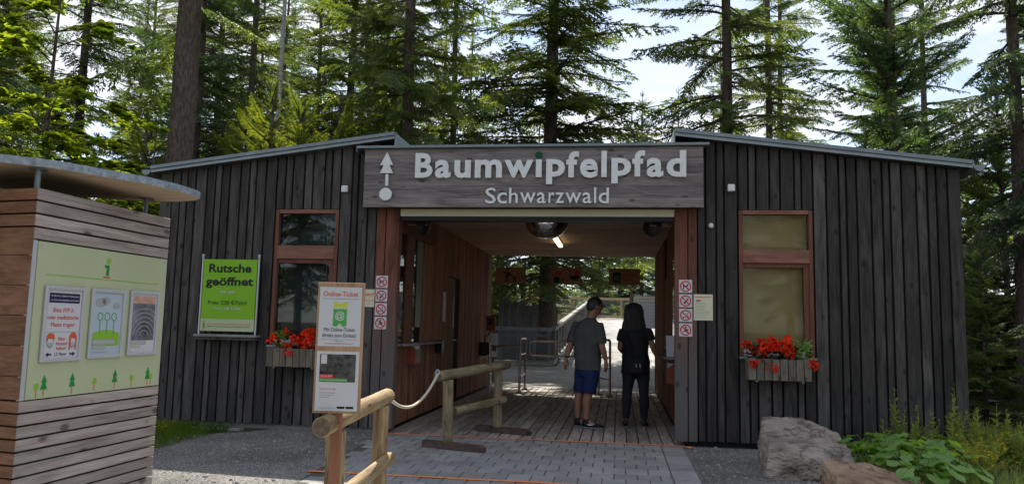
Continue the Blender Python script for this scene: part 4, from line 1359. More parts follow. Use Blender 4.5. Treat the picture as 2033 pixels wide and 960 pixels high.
# ------------------------------------------------------------------ log barriers and rope
def log(name, a, b, r, mat, parent, seed=0, n=14):
    a, b = Vector(a), Vector(b); L = (b - a).length
    m = MB(); rr = random.Random(seed); k = 9
    pts = [(mnoise.noise((seed, i * .6, 0)) * .006, mnoise.noise((i * .6, seed, 5)) * .006, L * i / (k - 1)) for i in range(k)]
    rad = [r * (1 + .04 * mnoise.noise((i * .8, 3.1, seed))) for i in range(k)]
    pts = [(0, 0, 0)] + [(pts[0][0], pts[0][1], .007)] + pts[1:-1] + [(pts[-1][0], pts[-1][1], L - .007), (pts[-1][0], pts[-1][1], L)]
    rad = [r * .88] + [r] + rad[1:-1] + [r, r * .88]
    m.tube(pts, rad, n, 0, True, 1)
    q = (b - a).normalized().to_track_quat('Z', 'Y')
    o = m.build(name, [mat, 'log_end'], parent, a, q.to_euler())
    return o
b1 = empty('log_barrier', (-1.56, -4.8, 0))
tag(b1, 'yellowish log barrier rail standing behind the ticket board', 'barrier', 'log barriers')
o_ = Vector((-1.56, -4.8, 0))
def rel(p, o): return tuple(Vector(p) - o)
log('top_rail', rel((-1.497, -5.56, .815), o_), rel((-1.633, -3.98, .835), o_), .053, 'log_wood', b1, 1)
log('post', rel((-1.515, -5.30, 0), o_), rel((-1.515, -5.30, .765), o_), .053, 'log_wood', b1, 2)
log('post', rel((-1.618, -4.17, 0), o_), rel((-1.618, -4.17, .785), o_), .053, 'log_wood', b1, 3)
log('lower_rail', rel((-1.545, -5.25, .37), o_), rel((-1.56, -4.10, .425), o_), .042, 'log_wood', b1, 4)
b2 = empty('log_barrier', (-1.7, -.25, 0))
tag(b2, 'greyed log barrier on two wooden feet at the edge of the deck', 'barrier', 'log barriers')
o_ = Vector((-1.7, -.25, 0))
log('top_rail', rel((-1.93, -1.20, .790), o_), rel((-1.44, .68, .845), o_), .056, 'log_wood_old', b2, 5)
log('post', rel((-1.855, -.95, .068), o_), rel((-1.865, -.95, .745), o_), .058, 'log_wood_old', b2, 6)
log('post', rel((-1.52, .46, .068), o_), rel((-1.525, .46, .79), o_), .056, 'log_wood_old', b2, 7)
log('lower_rail', rel((-1.80, -.90, .395), o_), rel((-1.45, .52, .41), o_), .048, 'log_wood_old', b2, 8)
for c, ln in (((-1.85, -.97), .40), ((-1.52, .47), .40)):
    dx, dy = .94, -.34
    m = MB(); w = .055
    poly = [(-.30, 0), (.46, 0), (.46, .045), (.41, .068), (-.30, .068)]
    vs = []
    for s in (-w, w):
        for t, z in poly:
            vs.append((c[0] + 1.7 + dx * t - dy * s, c[1] + .25 + dy * t + dx * s, z + .004))
    m.add(vs, [(0, 1, 2, 3, 4), (9, 8, 7, 6, 5), (0, 5, 6, 1), (1, 6, 7, 2), (2, 7, 8, 3), (3, 8, 9, 4), (4, 9, 5, 0)])
    m.build('foot', 'foot_wood', b2)
rp = empty('rope', (-1.64, -3.94, .82))
tag(rp, 'sagging pale rope tied between the two log barriers', 'rope')
A, Bp = Vector((0, 0, 0)), Vector((-.28, 2.70, -.005))
pts = []
for i in range(25):
    t = i / 24
    p = A.lerp(Bp, t); p.z -= .215 * (1 - (2 * t - 1) ** 2) * (1 - .25 * t) * .92
    pts.append(p)
MB().tube(pts, .013, 8).build('strand', 'rope', rp)
m = MB(); n = 14
ring = [Bp + Vector((-.004, .012 + .0, .018)) + Vector((math.cos(2 * math.pi * i / n) * .018, 0, math.sin(2 * math.pi * i / n) * .032)) for i in range(n + 1)]
m.tube(ring, .006, 6); m.build('hook', 'alu', rp)

# ------------------------------------------------------------------ turnstile rails, reader, leaflet boxes
def pipe_obj(name, paths, r, parent, mat='steel', flanges=()):
    m = MB()
    for p in paths:
        m.tube(p, r, 10)
    o = m.build(name, mat, parent)
    return o
def bent(p, k=.05):
    """round the inner corners of a polyline"""
    p = [Vector(q) for q in p]; out = [p[0]]
    for i in range(1, len(p) - 1):
        a = (p[i - 1] - p[i]).normalized() * k; b = (p[i + 1] - p[i]).normalized() * k
        for t in (0, .33, .67, 1):
            out.append((p[i] + a) * (1 - t) ** 2 + p[i] * 2 * t * (1 - t) + (p[i] + b) * t * t)
    out.append(p[-1]); return out
e = empty('guide_rail', (-1.985, 6.7, 0)); tag(e, 'narrow steel hoop rail with two rungs left of the walking man', 'railing', 'steel entrance rails')
pipe_obj('hoop', [bent([(0, -.46, .02), (0, -.46, 1.09), (0, .46, 1.09), (0, .46, .02)], .06)], .024, e)
pipe_obj('rung', [[(0, -.44, .77), (0, .44, .77)]], .02, e); pipe_obj('rung', [[(0, -.44, .34), (0, .44, .34)]], .02, e)
for yy_ in (-.46, .46):
    MB().tube([(0, yy_, .002), (0, yy_, .02), (0, yy_, .05)], [.075, .07, .026], 14).build('base_flange', 'steel', e)
e = empty('turnstile_gate', (-.17, 6.2, 0)); tag(e, 'steel swing gate with a long rounded loop beside the walking couple', 'gate', 'steel entrance rails')
pipe_obj('hoop', [bent([(0, 0, .02), (0, 0, 1.11), (-.23, .28, 1.11), (-.23, .28, .02)], .05)], .026, e)
pipe_obj('rung', [[(0, 0, .34), (-.23, .28, .34)]], .02, e)
pipe_obj('rung', [[(0, 0, .76), (-.23, .28, .76)]], .02, e)
pipe_obj('loop', [bent([(-.23, .2, 1.05), (-1.62, .0, 1.06), (-1.62, .0, .765), (-.23, .2, .765)], .09)], .02, e)
for q in ((0, 0), (-.23, .28)):
    MB().tube([(*q, .002), (*q, .02), (*q, .05)], [.075, .07, .026], 14).build('base_flange', 'steel', e)
e = empty('ticket_reader', (-2.78, 6.55, 0)); tag(e, 'dark ticket reader with bent neck and handset on the slatted wall', 'reader')
MB().cbox(-.085, -.10, .72, .12, .16, 1.0, .03).build('housing', 'dark_plastic', e)
m = MB(); m.add([(-.08, -.13, .66), (.13, -.13, .72), (.13, .0, .72), (-.08, .0, .66), (-.08, -.13, .69), (.13, -.13, .75), (.13, 0, .75), (-.08, 0, .69)], [(3, 2, 1, 0), (4, 5, 6, 7), (0, 1, 5, 4), (1, 2, 6, 5), (2, 3, 7, 6), (3, 0, 4, 7)]); m.build('tray', 'alu', e)
MB().tube(bent([(.0, .05, 1.0), (.0, .05, 1.12), (.09, .05, 1.16), (.09, .05, 1.25)], .04), .014, 8).build('neck', 'dark_plastic', e)
h = MB().cbox(.02, .02, 1.24, .22, .09, 1.55, .02).build('handset', 'brown_red', e)
MB().box(.06, .016, 1.36, .17, .0195, 1.50).build('screen', 'screen', h)
MB().tube([(.12, -.02, .02), (.12, -.02, .95)], .03, 12).build('post', 'steel', e)
MB().tube([(.14, -.02, .93), (.79, -.3, .95)], .018, 8).build('barrier_arm', 'steel', e)
MB().tube([(.12, -.02, .003), (.12, -.02, .02)], .07, 12).build('base_flange', 'steel', e)

def leaflet_box(loc, rz, label, papers=True):
    e = empty('leaflet_box', loc, rz); tag(e, label, 'leaflet box', 'red leaflet boxes on the passage walls')
    MB().hexa([(-.15, -.12, 0), (.15, -.12, 0), (.15, 0, 0), (-.15, 0, 0), (-.15, -.12, .20), (.15, -.12, .20), (.15, 0, .28), (-.15, 0, .28)]).build('case', 'brown_red', e)
    for i in range(3):
        box('slot', (-.12 + i * .085, -.1225, .09, -.05 + i * .085, -.1202, .19), 'dark_plastic', e)
        box('leaflet', (-.115 + i * .085, -.11, .205, -.055 + i * .085, -.03, .268), 'sky_print', e)
    return e
leaflet_box((-2.866, 1.05, .80), R(90), 'red leaflet box with three slots under the left ticket counter')
leaflet_box((.783, 1.55, .62), R(-90), 'red leaflet box under the right ticket counter beside the woman')
e = empty('card_terminal', (-2.80, 2.56, .90)); tag(e, 'dark payment terminal at the end of the left counter shelf', 'terminal')
MB().hexa([(-.05, -.07, 0), (.05, -.07, 0), (.05, .05, 0), (-.05, .05, 0), (-.05, -.03, .2), (.05, -.03, .2), (.05, .09, .2), (-.05, .09, .2)]).build('case', 'dark_plastic', e)
MB().box(-.067, -.03, .02, -.052, .05, .12).build('mount', 'dark_plastic', e)
e = empty('tablet_stand', (.70, 1.35, .986)); tag(e, 'slanted white card standing on the right counter shelf', 'card')
MB().hexa([(-.06, -.1, 0), (.06, -.1, 0), (.06, -.09, 0), (-.06, -.09, 0), (-.06, .06, .28), (.06, .06, .28), (.06, .07, .28), (-.06, .07, .28)]).build('card', 'paper', e)
for (y_, z_, w_, h_, lb) in ((.24, 1.63, .15, .31, 'upper glazed notice frame on the left passage post'), (.24, 1.26, .15, .33, 'lower glazed notice frame on the left passage post'), (2.99, 1.40, .16, .48, 'white notice frame on the slatted wall by the door')):
    e = empty('notice_display', (-2.855, y_, z_), R(90)); tag(e, lb, 'notice', 'framed notices in the passage')
    MB().cbox(-w_ / 2, -.018, 0, w_ / 2, 0, h_, .004).build('frame', 'alu', e)
    MB().box(-w_ / 2 + .018, -.0195, .018, w_ / 2 - .018, -.0182, h_ - .018).build('sheet', 'paper', e)

# ------------------------------------------------------------------ hanging signs
def hang(x0, x1, label):
    e = empty('hanging_sign', ((x0 + x1) / 2, 7.5, 2.285)); tag(e, label, 'sign', 'wooden signs hanging at the far end of the passage')
    w = (x1 - x0) / 2
    MB().box(-w, -.009, 0, w, .009, .36).build('board', 'hang_wood', e)
    for s in (-1, 1):
        MB().tube([(s * w * .84, 0, .36), (s * w * .84, 0, .638)], .006, 6).build('wire', 'black', e)
    return e
y0, y1 = -.0115, -.0095
e = hang(-2.745, -2.065, 'hanging wooden sign with an adult and a child pictogram')
MB().disc(-.07, .30, .032, y0, y1).build('pictogram', 'mid_green', e); MB().disc(.11, .21, .027, y0, y1).build('pictogram', 'lime', e)
MB().prism([(-.16, .262), (-.16, .246), (0, .24), (.06, .17), (.18, .165), (.18, .15), (.05, .15), (.0, .215), (-.02, .262)], y0, y1).build('pictogram', 'red', e)
MB().prism([(-.10, .225), (-.03, .225), (-.03, .03), (-.055, .03), (-.06, .15), (-.07, .15), (-.075, .03), (-.10, .03)], y0, y1).build('pictogram', 'deep_green', e)
MB().prism([(.07, .135), (.13, .135), (.13, .03), (.11, .03), (.105, .09), (.095, .09), (.09, .03), (.07, .03)], y0, y1).build('pictogram', 'deep_green', e)
e = hang(-1.505, -.818, 'hanging wooden sign with a wheelchair and a pram pictogram')
MB().disc(-.20, .10, .072, y0, y1).build('pictogram', 'deep_green', e)
MB().prism([(-.09, .12), (-.05, .12), (-.05, .03), (-.075, .03), (-.075, .095), (-.09, .095)], y0, y1).build('pictogram', 'deep_green', e)
MB().prism([(-.26, .20), (-.22, .28), (-.19, .28), (-.15, .24), (-.10, .31), (-.08, .29), (-.13, .20), (-.18, .235), (-.22, .20)], y0, y1).build('pictogram', 'red', e)
n = 12
MB().prism([(.19 + .11 * math.cos(math.pi + math.pi * i / n), .19 + .10 * math.sin(math.pi + math.pi * i / n)) for i in range(n + 1)], y0, y1).build('pictogram', 'deep_green', e)
MB().prism([(.19, .20)] + [(.19 + .11 * math.cos(math.pi * .5 * i / 8), .20 + .12 * math.sin(math.pi * .5 * i / 8)) for i in range(9)], y0, y1).build('pictogram', 'red', e)
MB().prism([(.06, .30), (.08, .31), (.15, .21), (.13, .20)], y0, y1).build('pictogram', 'red', e)
MB().disc(.12, .045, .027, y0, y1).build('pictogram', 'lime', e); MB().disc(.26, .045, .027, y0, y1).build('pictogram', 'lime', e)
e = hang(-.222, .451, 'hanging wooden sign reading Online-Ticket')
box('ticket_print', (-.25, y0, .05, -.08, y1, .27), 'deep_green', e)
text('@', e, -.165, .12, .09, y0=-.0118, mat='grey_print', depth=.0008)
text('Online-', e, -.03, .20, .06, y0=y1, mat='red', align='L', depth=.001, bold=.01)
text('Ticket', e, -.03, .09, .06, y0=y1, mat='red', align='L', depth=.001, bold=.01)

# ------------------------------------------------------------------ beyond the building
e = empty('mesh_railing', (-3.4, 17.2, 0)); tag(e, 'grey wooden railing filled with wire mesh below the paling fence', 'railing')
box('top_rail', (-1.25, -.09, 1.19, 1.13, .09, 1.32), 'grey_wood_x', e)
box('bottom_rail', (-1.25, -.08, .02, 1.12, .08, .17), 'grey_wood_x', e)
for x in (-1.2, -.68, .5, 1.03):
    box('post', (x - .06, -.04, .172, x + .06, .04, 1.188), 'grey_wood', e)
box('inner_rail', (-1.14, .02, 1.0, .96, .06, 1.07), 'grey_wood_x', e)
def wire_mesh(parent, x0, x1, z0, z1, y=0.0, step=.075, w=.006):
    m = MB(); H = z1 - z0; t = x0 - H
    while t < x1:
        for sgn in (1, -1):
            a0 = max(t, x0); a1 = min(t + H, x1)
            if a1 > a0:
                if sgn > 0:
                    p, q = (a0, z0 + a0 - t), (a1, z0 + a1 - t)
                else:
                    p, q = (a0, z1 - (a0 - t)), (a1, z1 - (a1 - t))
                m.add([(p[0], y, p[1] - w), (q[0], y, q[1] - w), (q[0], y, q[1] + w), (p[0], y, p[1] + w)], [(0, 1, 2, 3)])
        t += step
    return m.build('wire_mesh', 'metal_grey', parent)
wire_mesh(e, -1.2, 1.05, .17, 1.19, -.05)
e = empty('paling_fence', (-3.3, 19.0, 0)); tag(e, 'grey fence of uneven upright boards behind the mesh railing', 'fence')
x = -1.15; rng = random.Random(9); k = 0
while x < 1.0:
    w = rng.choice([.06, .075, .1, .115]); top = 2.26 - (x + 1.15) * .06 + rng.uniform(-.09, .06)
    MB().box(x + .003, -.012 + rng.uniform(-.006, .006), .0, x + w - .003, .012, top).build('paling', 'grey_wood', e)
    x += w
box('cross_rail', (-1.15, .014, .6, 1.0, .06, .68), 'grey_wood_x', e); box('cross_rail', (-1.15, .014, 1.7, 1.0, .06, 1.78), 'grey_wood_x', e)
# ramp and its railing
rm = MB(); rm.hexa([(-2.15, 17.6, -.3), (3.4, 17.6, -.3), (3.4, 38, -.3), (-2.0, 38, -.3), (-2.15, 17.6, -.002), (3.4, 17.6, -.002), (3.4, 38, 1.95), (-2.0, 38, 1.95)])
structure(rm.build('ramp', 'ramp_surface'))
e = empty('ramp_railing', (-2.25, 17.2, 0)); tag(e, 'long wooden handrail climbing beside the ramp', 'railing')
def P(t, z): return (lerp(0, .35, t), lerp(0, 20.8, t), z + lerp(0, 1.62, t))
def beam(p, q, w, h, name, mat, parent):
    m = MB(); m.hexa([(p[0] - w, p[1], p[2]), (p[0] + w, p[1], p[2]), (q[0] + w, q[1], q[2]), (q[0] - w, q[1], q[2]), (p[0] - w, p[1], p[2] + h), (p[0] + w, p[1], p[2] + h), (q[0] + w, q[1], q[2] + h), (q[0] - w, q[1], q[2] + h)])
    return m.build(name, mat, parent)
beam(P(0, 1.22), P(1, 1.22), .10, .10, 'handrail', 'grey_wood_x', e)
beam(P(0, .02), P(1, .12), .07, .16, 'kick_board', 'grey_wood_x', e)
for i in range(18):
    t = (i + .3) / 18
    p = P(t, 0); box('post', (p[0] - .045, p[1] - .06, p[2] - .1, p[0] + .045, p[1] + .06, p[2] + 1.218), 'grey_wood', e)
for i in range(40):
    t = (i + .9) / 42
    p = P(t, 0); box('baluster', (p[0] - .012, p[1] - .05, p[2] + .2, p[0] + .012, p[1] + .05, p[2] + 1.21), 'grey_wood', e)
e = empty('lookout_fence', (-1.3, 38.3, 1.9)); tag(e, 'pale sunlit wooden fence with wire mesh at the head of the ramp', 'fence')
box('top_rail', (-4.6, -.1, 1.16, 1.95, .1, 1.30), 'pale_wood', e); box('bottom_rail', (-4.6, -.08, .06, 1.95, .08, .22), 'pale_wood', e)
for x in (-4.5, -3.1, -1.6, -.15, 1.45, 1.88):
    box('post', (x - .06, -.06, -.3, x + .06, .06, 1.158), 'pale_wood', e)
wire_mesh(e, -4.5, 1.9, .22, 1.16, -.07, .12, .008)
e = empty('bridge_deck', (-5.2, 36, 0)); tag(e, 'pale timber walkway deck on posts left of the ramp', 'walkway')
box('deck_beam', (-3.5, -1.2, 1.9, 2.3, 1.2, 2.12), 'pale_wood', e)
for x in (-2.5, -.4, 1.6):
    box('post', (x - .1, -1.1, -.01, x + .1, -.9, 1.898), 'pale_wood', e)
e = empty('map_board', (.98, 12.0, 0)); tag(e, 'white information board with orange heading behind the woman', 'sign')
box('post', (-.5, -.04, 0, -.42, .04, 1.36), 'grey_wood', e); box('post', (.42, -.04, 0, .5, .04, 1.36), 'grey_wood', e)
box('panel', (-.585, -.03, 1.362, .62, .03, 2.06), 'paper', e); box('heading', (-.585, -.032, 2.075, .62, .032, 2.235), 'cream', e)
text('Herzlich willkommen', e, 0.02, 2.14, .05, .9, y0=-.0322, mat='orange_red', depth=.001)
box('panel_rule', (-.30, -.0325, 1.37, -.29, -.0305, 2.05), 'grey_print', e)
for i in range(7):
    box('print_line', (-.26, -.0325, 1.45 + i * .085, .55, -.0305, 1.46 + i * .085), 'grey_print', e)
e = empty('slope_poster', (-2.985, 9.0, 0)); tag(e, 'small poster with mountain picture on a post by the mesh railing', 'sign')
box('post', (-.03, .0, 0, .03, .05, 1.15), 'grey_wood', e); box('panel', (-.10, -.02, .6, .10, -.002, 1.16), 'paper', e)
box('picture', (-.08, -.0225, .88, .08, -.0205, 1.12), 'sky_print', e); box('picture', (-.08, -.0225, .74, .08, -.0205, .875), 'photo_grey', e)

# ------------------------------------------------------------------ rocks
def rock(name, pts, label, seed, loc, cuts=4, amp=.05, mat='sandstone'):
    bm = bmesh.new()
    for p in pts:
        bm.verts.new(p)
    bmesh.ops.convex_hull(bm, input=list(bm.verts))
    bmesh.ops.delete(bm, geom=[v for v in bm.verts if not v.link_faces], context='VERTS')
    bmesh.ops.triangulate(bm, faces=list(bm.faces))
    for k in range(cuts):
        bmesh.ops.subdivide_edges(bm, edges=list(bm.edges), cuts=1, use_grid_fill=True)
        a = amp * (.25, .6, .8, .5, .3)[k]
        for v in bm.verts:
            d = mnoise.noise_vector(Vector(v.co) * (2.4 * 2.1 ** k) + Vector((seed, seed * 2, k * 7)))
            v.co += Vector((d.x, d.y, d.z * .55)) * a
    me = bpy.data.meshes.new(name); bm.to_mesh(me); bm.free()
    for p in me.polygons:
        p.use_smooth = False
    me.materials.append(MATS[mat])
    o = link(name, me, None, loc)
    tag(o, label, 'boulder', 'sandstone boulders by the path')
    return o
rock('boulder', [(-.45, -.58, -.1), (-.36, .38, -.1), (.50, .45, -.1), (.42, -.55, -.1), (-.36, -.42, .26), (-.33, .30, .47), (.08, .33, .47), (.44, .30, .34), (.40, -.22, .22), (-.02, -.52, .20), (.1, -.58, .05)],
     'large flat-topped sandstone boulder in front of the right window box', 3, (1.80, -1.25, 0), 5, .03)
rock('boulder', [(-.3, -.45, -.1), (-.28, .33, -.1), (.65, .3, -.1), (.6, -.6, -.1), (-.26, .20, .25), (.12, .28, .24), (.5, .15, .12), (-.24, -.25, .17), (.3, -.45, .12), (.6, -.1, .05)],
     'low sandstone boulder beside the broad-leaved weeds', 9, (2.02, -2.42, 0), 5, .025, 'sandstone_sunlit')

# ------------------------------------------------------------------ weeds by the right wing
def butterbur(x, y, seed, label, n=9, size=.16):
    r = random.Random(seed)
    e = empty('broad_leaf_plant', (x, y, 0)); tag(e, label, 'plant', 'broad-leaved weeds by the boulders')
    m = MB()
    for i in range(n):
        a = r.uniform(0, 6.28); ln = r.uniform(.05, .26); h = r.uniform(.14, .34)
        m.tube([(0, 0, 0), (ln * .4 * math.cos(a), ln * .4 * math.sin(a), h * .6), (ln * math.cos(a), ln * math.sin(a), h)], .004, 5)
        L = m
    st_ = m.build('stalk', 'weed', e)
    r = random.Random(seed)
    for i in range(n):
        a = r.uniform(0, 6.28); ln = r.uniform(.05, .26); h = r.uniform(.14, .34)
        m = MB(); s = size * r.uniform(.6, 1.15)
        # lobed, toothed round leaf
        k = 22; vs = [(0, 0, 0)]; rim = []
        for j in range(k):
            t = 2 * math.pi * j / k - math.pi
            rr_ = s * (.72 + .22 * math.cos(t) + .10 * math.cos(5 * t) + (.05 if j % 2 else -.02))
            if abs(abs(t) - math.pi) < .2:
                rr_ *= .35
            rim.append((rr_ * math.cos(t), rr_ * .92 * math.sin(t), .10 * s * math.sin(3 * t) - .25 * rr_ * rr_ / s * .6))
        mid = [(p[0] * .55, p[1] * .55, p[2] * .4 + (.03 * s if j % 4 == 0 else -.01 * s)) for j, p in enumerate(rim)]
        vs += mid + rim
        fs = [(0, 1 + j, 1 + (j + 1) % k) for j in range(k)] + [(1 + j, 1 + k + j, 1 + k + (j + 1) % k, 1 + (j + 1) % k) for j in range(k)]
        M = Matrix.Translation((ln * math.cos(a), ln * math.sin(a), h)) @ rotm(a + r.uniform(-.5, .5), r.uniform(-.55, .1), r.uniform(-.35, .35))
        put(m, vs, fs, M); m.build('leaf', 'bright_leaf', e)
spots = [(2.50, -1.05), (2.75, -1.30), (2.62, -1.65), (2.90, -.95), (2.95, -1.55), (2.35, -1.25), (2.95, -2.0), (2.70, -2.05), (2.65, -.85), (3.1, -1.25), (2.55, -2.3)]
for k, (x, y) in enumerate(spots):
    butterbur(x, y, 60 + k, 'low weed with large lobed bright green leaves in the patch by the boulders', 12, .125)

def tall_weed(x, y, h, seed, label, mat='weed', n=70):
    r = random.Random(seed)
    e = empty('tall_weed', (x, y, 0)); tag(e, label, 'plant', 'tall weeds against the right wing')
    m = MB(); lean = r.uniform(-.06, .06)
    stems = [(0, 0, h, lean)] + [(r.uniform(-.06, .06), r.uniform(-.05, .05), h * r.uniform(.5, .85), r.uniform(-.2, .2)) for _ in range(3)]
    for sx_, sy_, hh, ln in stems:
        m.tube([(sx_, sy_, 0), (sx_ + ln * .4 * hh, sy_, hh * .6), (sx_ + ln * hh, sy_, hh)], [.005, .004, .002], 5)
    m.build('stem', mat, e)
    m = MB(); lv, lf = leaf_poly(1, .28, .2, 2)
    for i in range(n):
        sx_, sy_, hh, ln = r.choice(stems); t = r.uniform(.12, 1)
        a = r.uniform(0, 6.28)
        L = (.13 * (1 - t) + .03) * r.uniform(.7, 1.3)
        M = Matrix.Translation((sx_ + ln * hh * t * (.7 + .3 * t), sy_, hh * t)) @ rotm(a, r.uniform(.2, 1.1), r.uniform(-.5, .5)) @ Matrix.Scale(L, 4)
        put(m, lv, lf, M)
    m.build('foliage', mat, e)
r = random.Random(31)
for k, (x, y, h) in enumerate([(2.95, -.55, .78), (3.55, -.5, .86), (3.3, -.6, .55), (3.75, -.55, .62), (3.9, -.6, .66), (4.05, -.55, .60), (4.2, -.7, .64), (3.45, -.85, .5), (3.65, -.8, .52), (4.0, -.95, .5), (4.35, -.45, .72), (3.85, -.3, .55), (4.25, -1.1, .5), (4.5, -.8, .6), (3.15, -.9, .4), (4.1, -.75, .55), (3.3, -1.05, .5), (3.45, -.7, .6), (3.05, -.7, .5), (3.2, -.45, .6), (3.6, -.4, .7), (3.7, -.65, .6), (2.8, -.6, .45)]):
    tall_weed(x, y, h, 80 + k, 'tall seeding weed against the dark boards' if k > 1 else ['tallest dark-spiked weed rising beside the broad leaves', 'tallest feathery weed near the corner of the right wing'][k], 'weed', 190)
# broom with yellow pods
def broom(x, y, h, seed, label):
    r = random.Random(seed)
    e = empty('yellow_shrub', (x, y, 0)); tag(e, label, 'shrub', 'yellow-tipped shrubs by the corner')
    m = MB(); tips = []
    for i in range(22):
        a = r.uniform(0, 6.28); d = r.uniform(.05, .3); hh = h * r.uniform(.6, 1)
        p0 = (0, 0, 0); p1 = (d * .4 * math.cos(a), d * .4 * math.sin(a), hh * .6); p2 = (d * math.cos(a), d * math.sin(a), hh)
        m.tube([p0, p1, p2], [.006, .004, .002], 4); tips.append((p1, p2))
    m.build('stem', 'weed', e)
    for nm, mat, cnt, L in (('foliage', 'weed', 160, .03), ('blossom', 'petal_yellow', 170, .026)):
        m = MB(); lv, lf = leaf_poly(1, .45, .2, 1)
        for i in range(cnt):
            p1, p2 = r.choice(tips); t = r.uniform(.1, 1)
            M = Matrix.Translation(Vector(p1).lerp(Vector(p2), t)) @ rotm(r.uniform(0, 6.28), r.uniform(-.2, 1.2), r.uniform(-1, 1)) @ Matrix.Scale(L * r.uniform(.7, 1.4), 4)
            put(m, lv, lf, M)
        q_ = m.build(nm, mat, e)
        q_['kind'] = 'stuff'
for k, (x, y, h) in enumerate([(3.25, -1.75, .36), (3.45, -1.35, .40), (3.62, -1.0, .44), (3.4, -1.6, .34), (3.75, -.75, .42), (3.55, -1.15, .38)]):
    broom(x, y, h, 120 + k, 'yellow-tipped shrub among the weeds past the broad leaves')

# grass round the kiosk and at the wall foot
def grass_patch(name, poly_fn, n, hmin, hmax, mat, label, seed):
    r = random.Random(seed); V = []; F = []
    for i in range(n):
        x, y = poly_fn(r)
        a = r.uniform(0, 6.28); h = r.uniform(hmin, hmax); w = r.uniform(.003, .006)
        dx, dy = math.cos(a) * w, math.sin(a) * w
        bx, by = r.gauss(0, .35) * h, r.gauss(0, .35) * h
        k = len(V)
        V += [(x - dx, y - dy, -.012), (x + dx, y + dy, -.012), (x + bx * .4 + dx * .7, y + by * .4 + dy * .7, h * .6), (x + bx * .4 - dx * .7, y + by * .4 - dy * .7, h * .6), (x + bx, y + by, h)]
        F += [(k, k + 1, k + 2, k + 3), (k + 3, k + 2, k + 4)]
    m = MB(); m.add(V, F); o = m.build(name, mat); o['kind'] = 'stuff'; tag(o, label, 'grass'); return o
grass_patch('grass', lambda r: (r.uniform(-6.3, -4.75) if r.random() < .6 else r.uniform(-6.3, -5.2), r.uniform(-1.9, -.15)), 5200, .03, .12, 'grass', 'short grass and weeds between the kiosk and the left wing', 4)
grass_patch('undergrowth', lambda r: (r.uniform(2.3, 6.5), r.uniform(-2.9, -.2)) if r.random() < .8 else (r.uniform(4.1, 7), r.uniform(-.2, 3)), 7000, .04, .2, 'weed', 'low green undergrowth beneath the weeds at the right wing', 6)
m = MB(); r = random.Random(2); lv, lf = leaf_poly(1, .7, .2, 1)
for i in range(40):
    x, y = r.gauss(-5.35, .12), r.gauss(-.95, .25)
    for j in range(5):
        M = Matrix.Translation((x, y, r.uniform(.08, .14))) @ rotm(j * 1.256, .3, 0) @ Matrix.Scale(.018, 4)
        put(m, lv, lf, M)
o = m.build('meadow_flowers', 'petal_yellow'); o['kind'] = 'stuff'; tag(o, 'pale yellow meadow flowers in the grass by the kiosk', 'flowers')
# fallen needles and bits of leaf on the path, deck and gravel
r = random.Random(19); V, F = [], []
for i in range(1700):
    x, y = (r.uniform(-2.8, .7), r.uniform(-4.0, 0)) if i % 3 else (r.uniform(-5, 4), r.uniform(-3.5, -.05))
    if i % 7 == 0:
        x, y = r.uniform(-2.8, .7), abs(r.gauss(0, 2.0))
    a = r.uniform(0, 6.28); L = r.uniform(.008, .022); w = r.uniform(.0015, .006); k = len(V); zz_ = .0075
    c, q = math.cos(a), math.sin(a)
    V += [(x - c * L, y - q * L, zz_), (x + q * w, y - c * w, zz_ + .001), (x + c * L, y + q * L, zz_ + .002), (x - q * w, y + c * w, zz_ + .001)]
    F.append((k, k + 1, k + 2, k + 3))
m = MB(); m.add(V, F); o = m.build('leaf_litter', 'dry_brown'); o['kind'] = 'stuff'; tag(o, 'fallen brown needles and leaf bits strewn over the path', 'leaf litter')
# kerb strip and drain by the left wing
structure(box('kerb', (-6.3, -.30, -.012, -4.62, -.16, .012), 'concrete'))

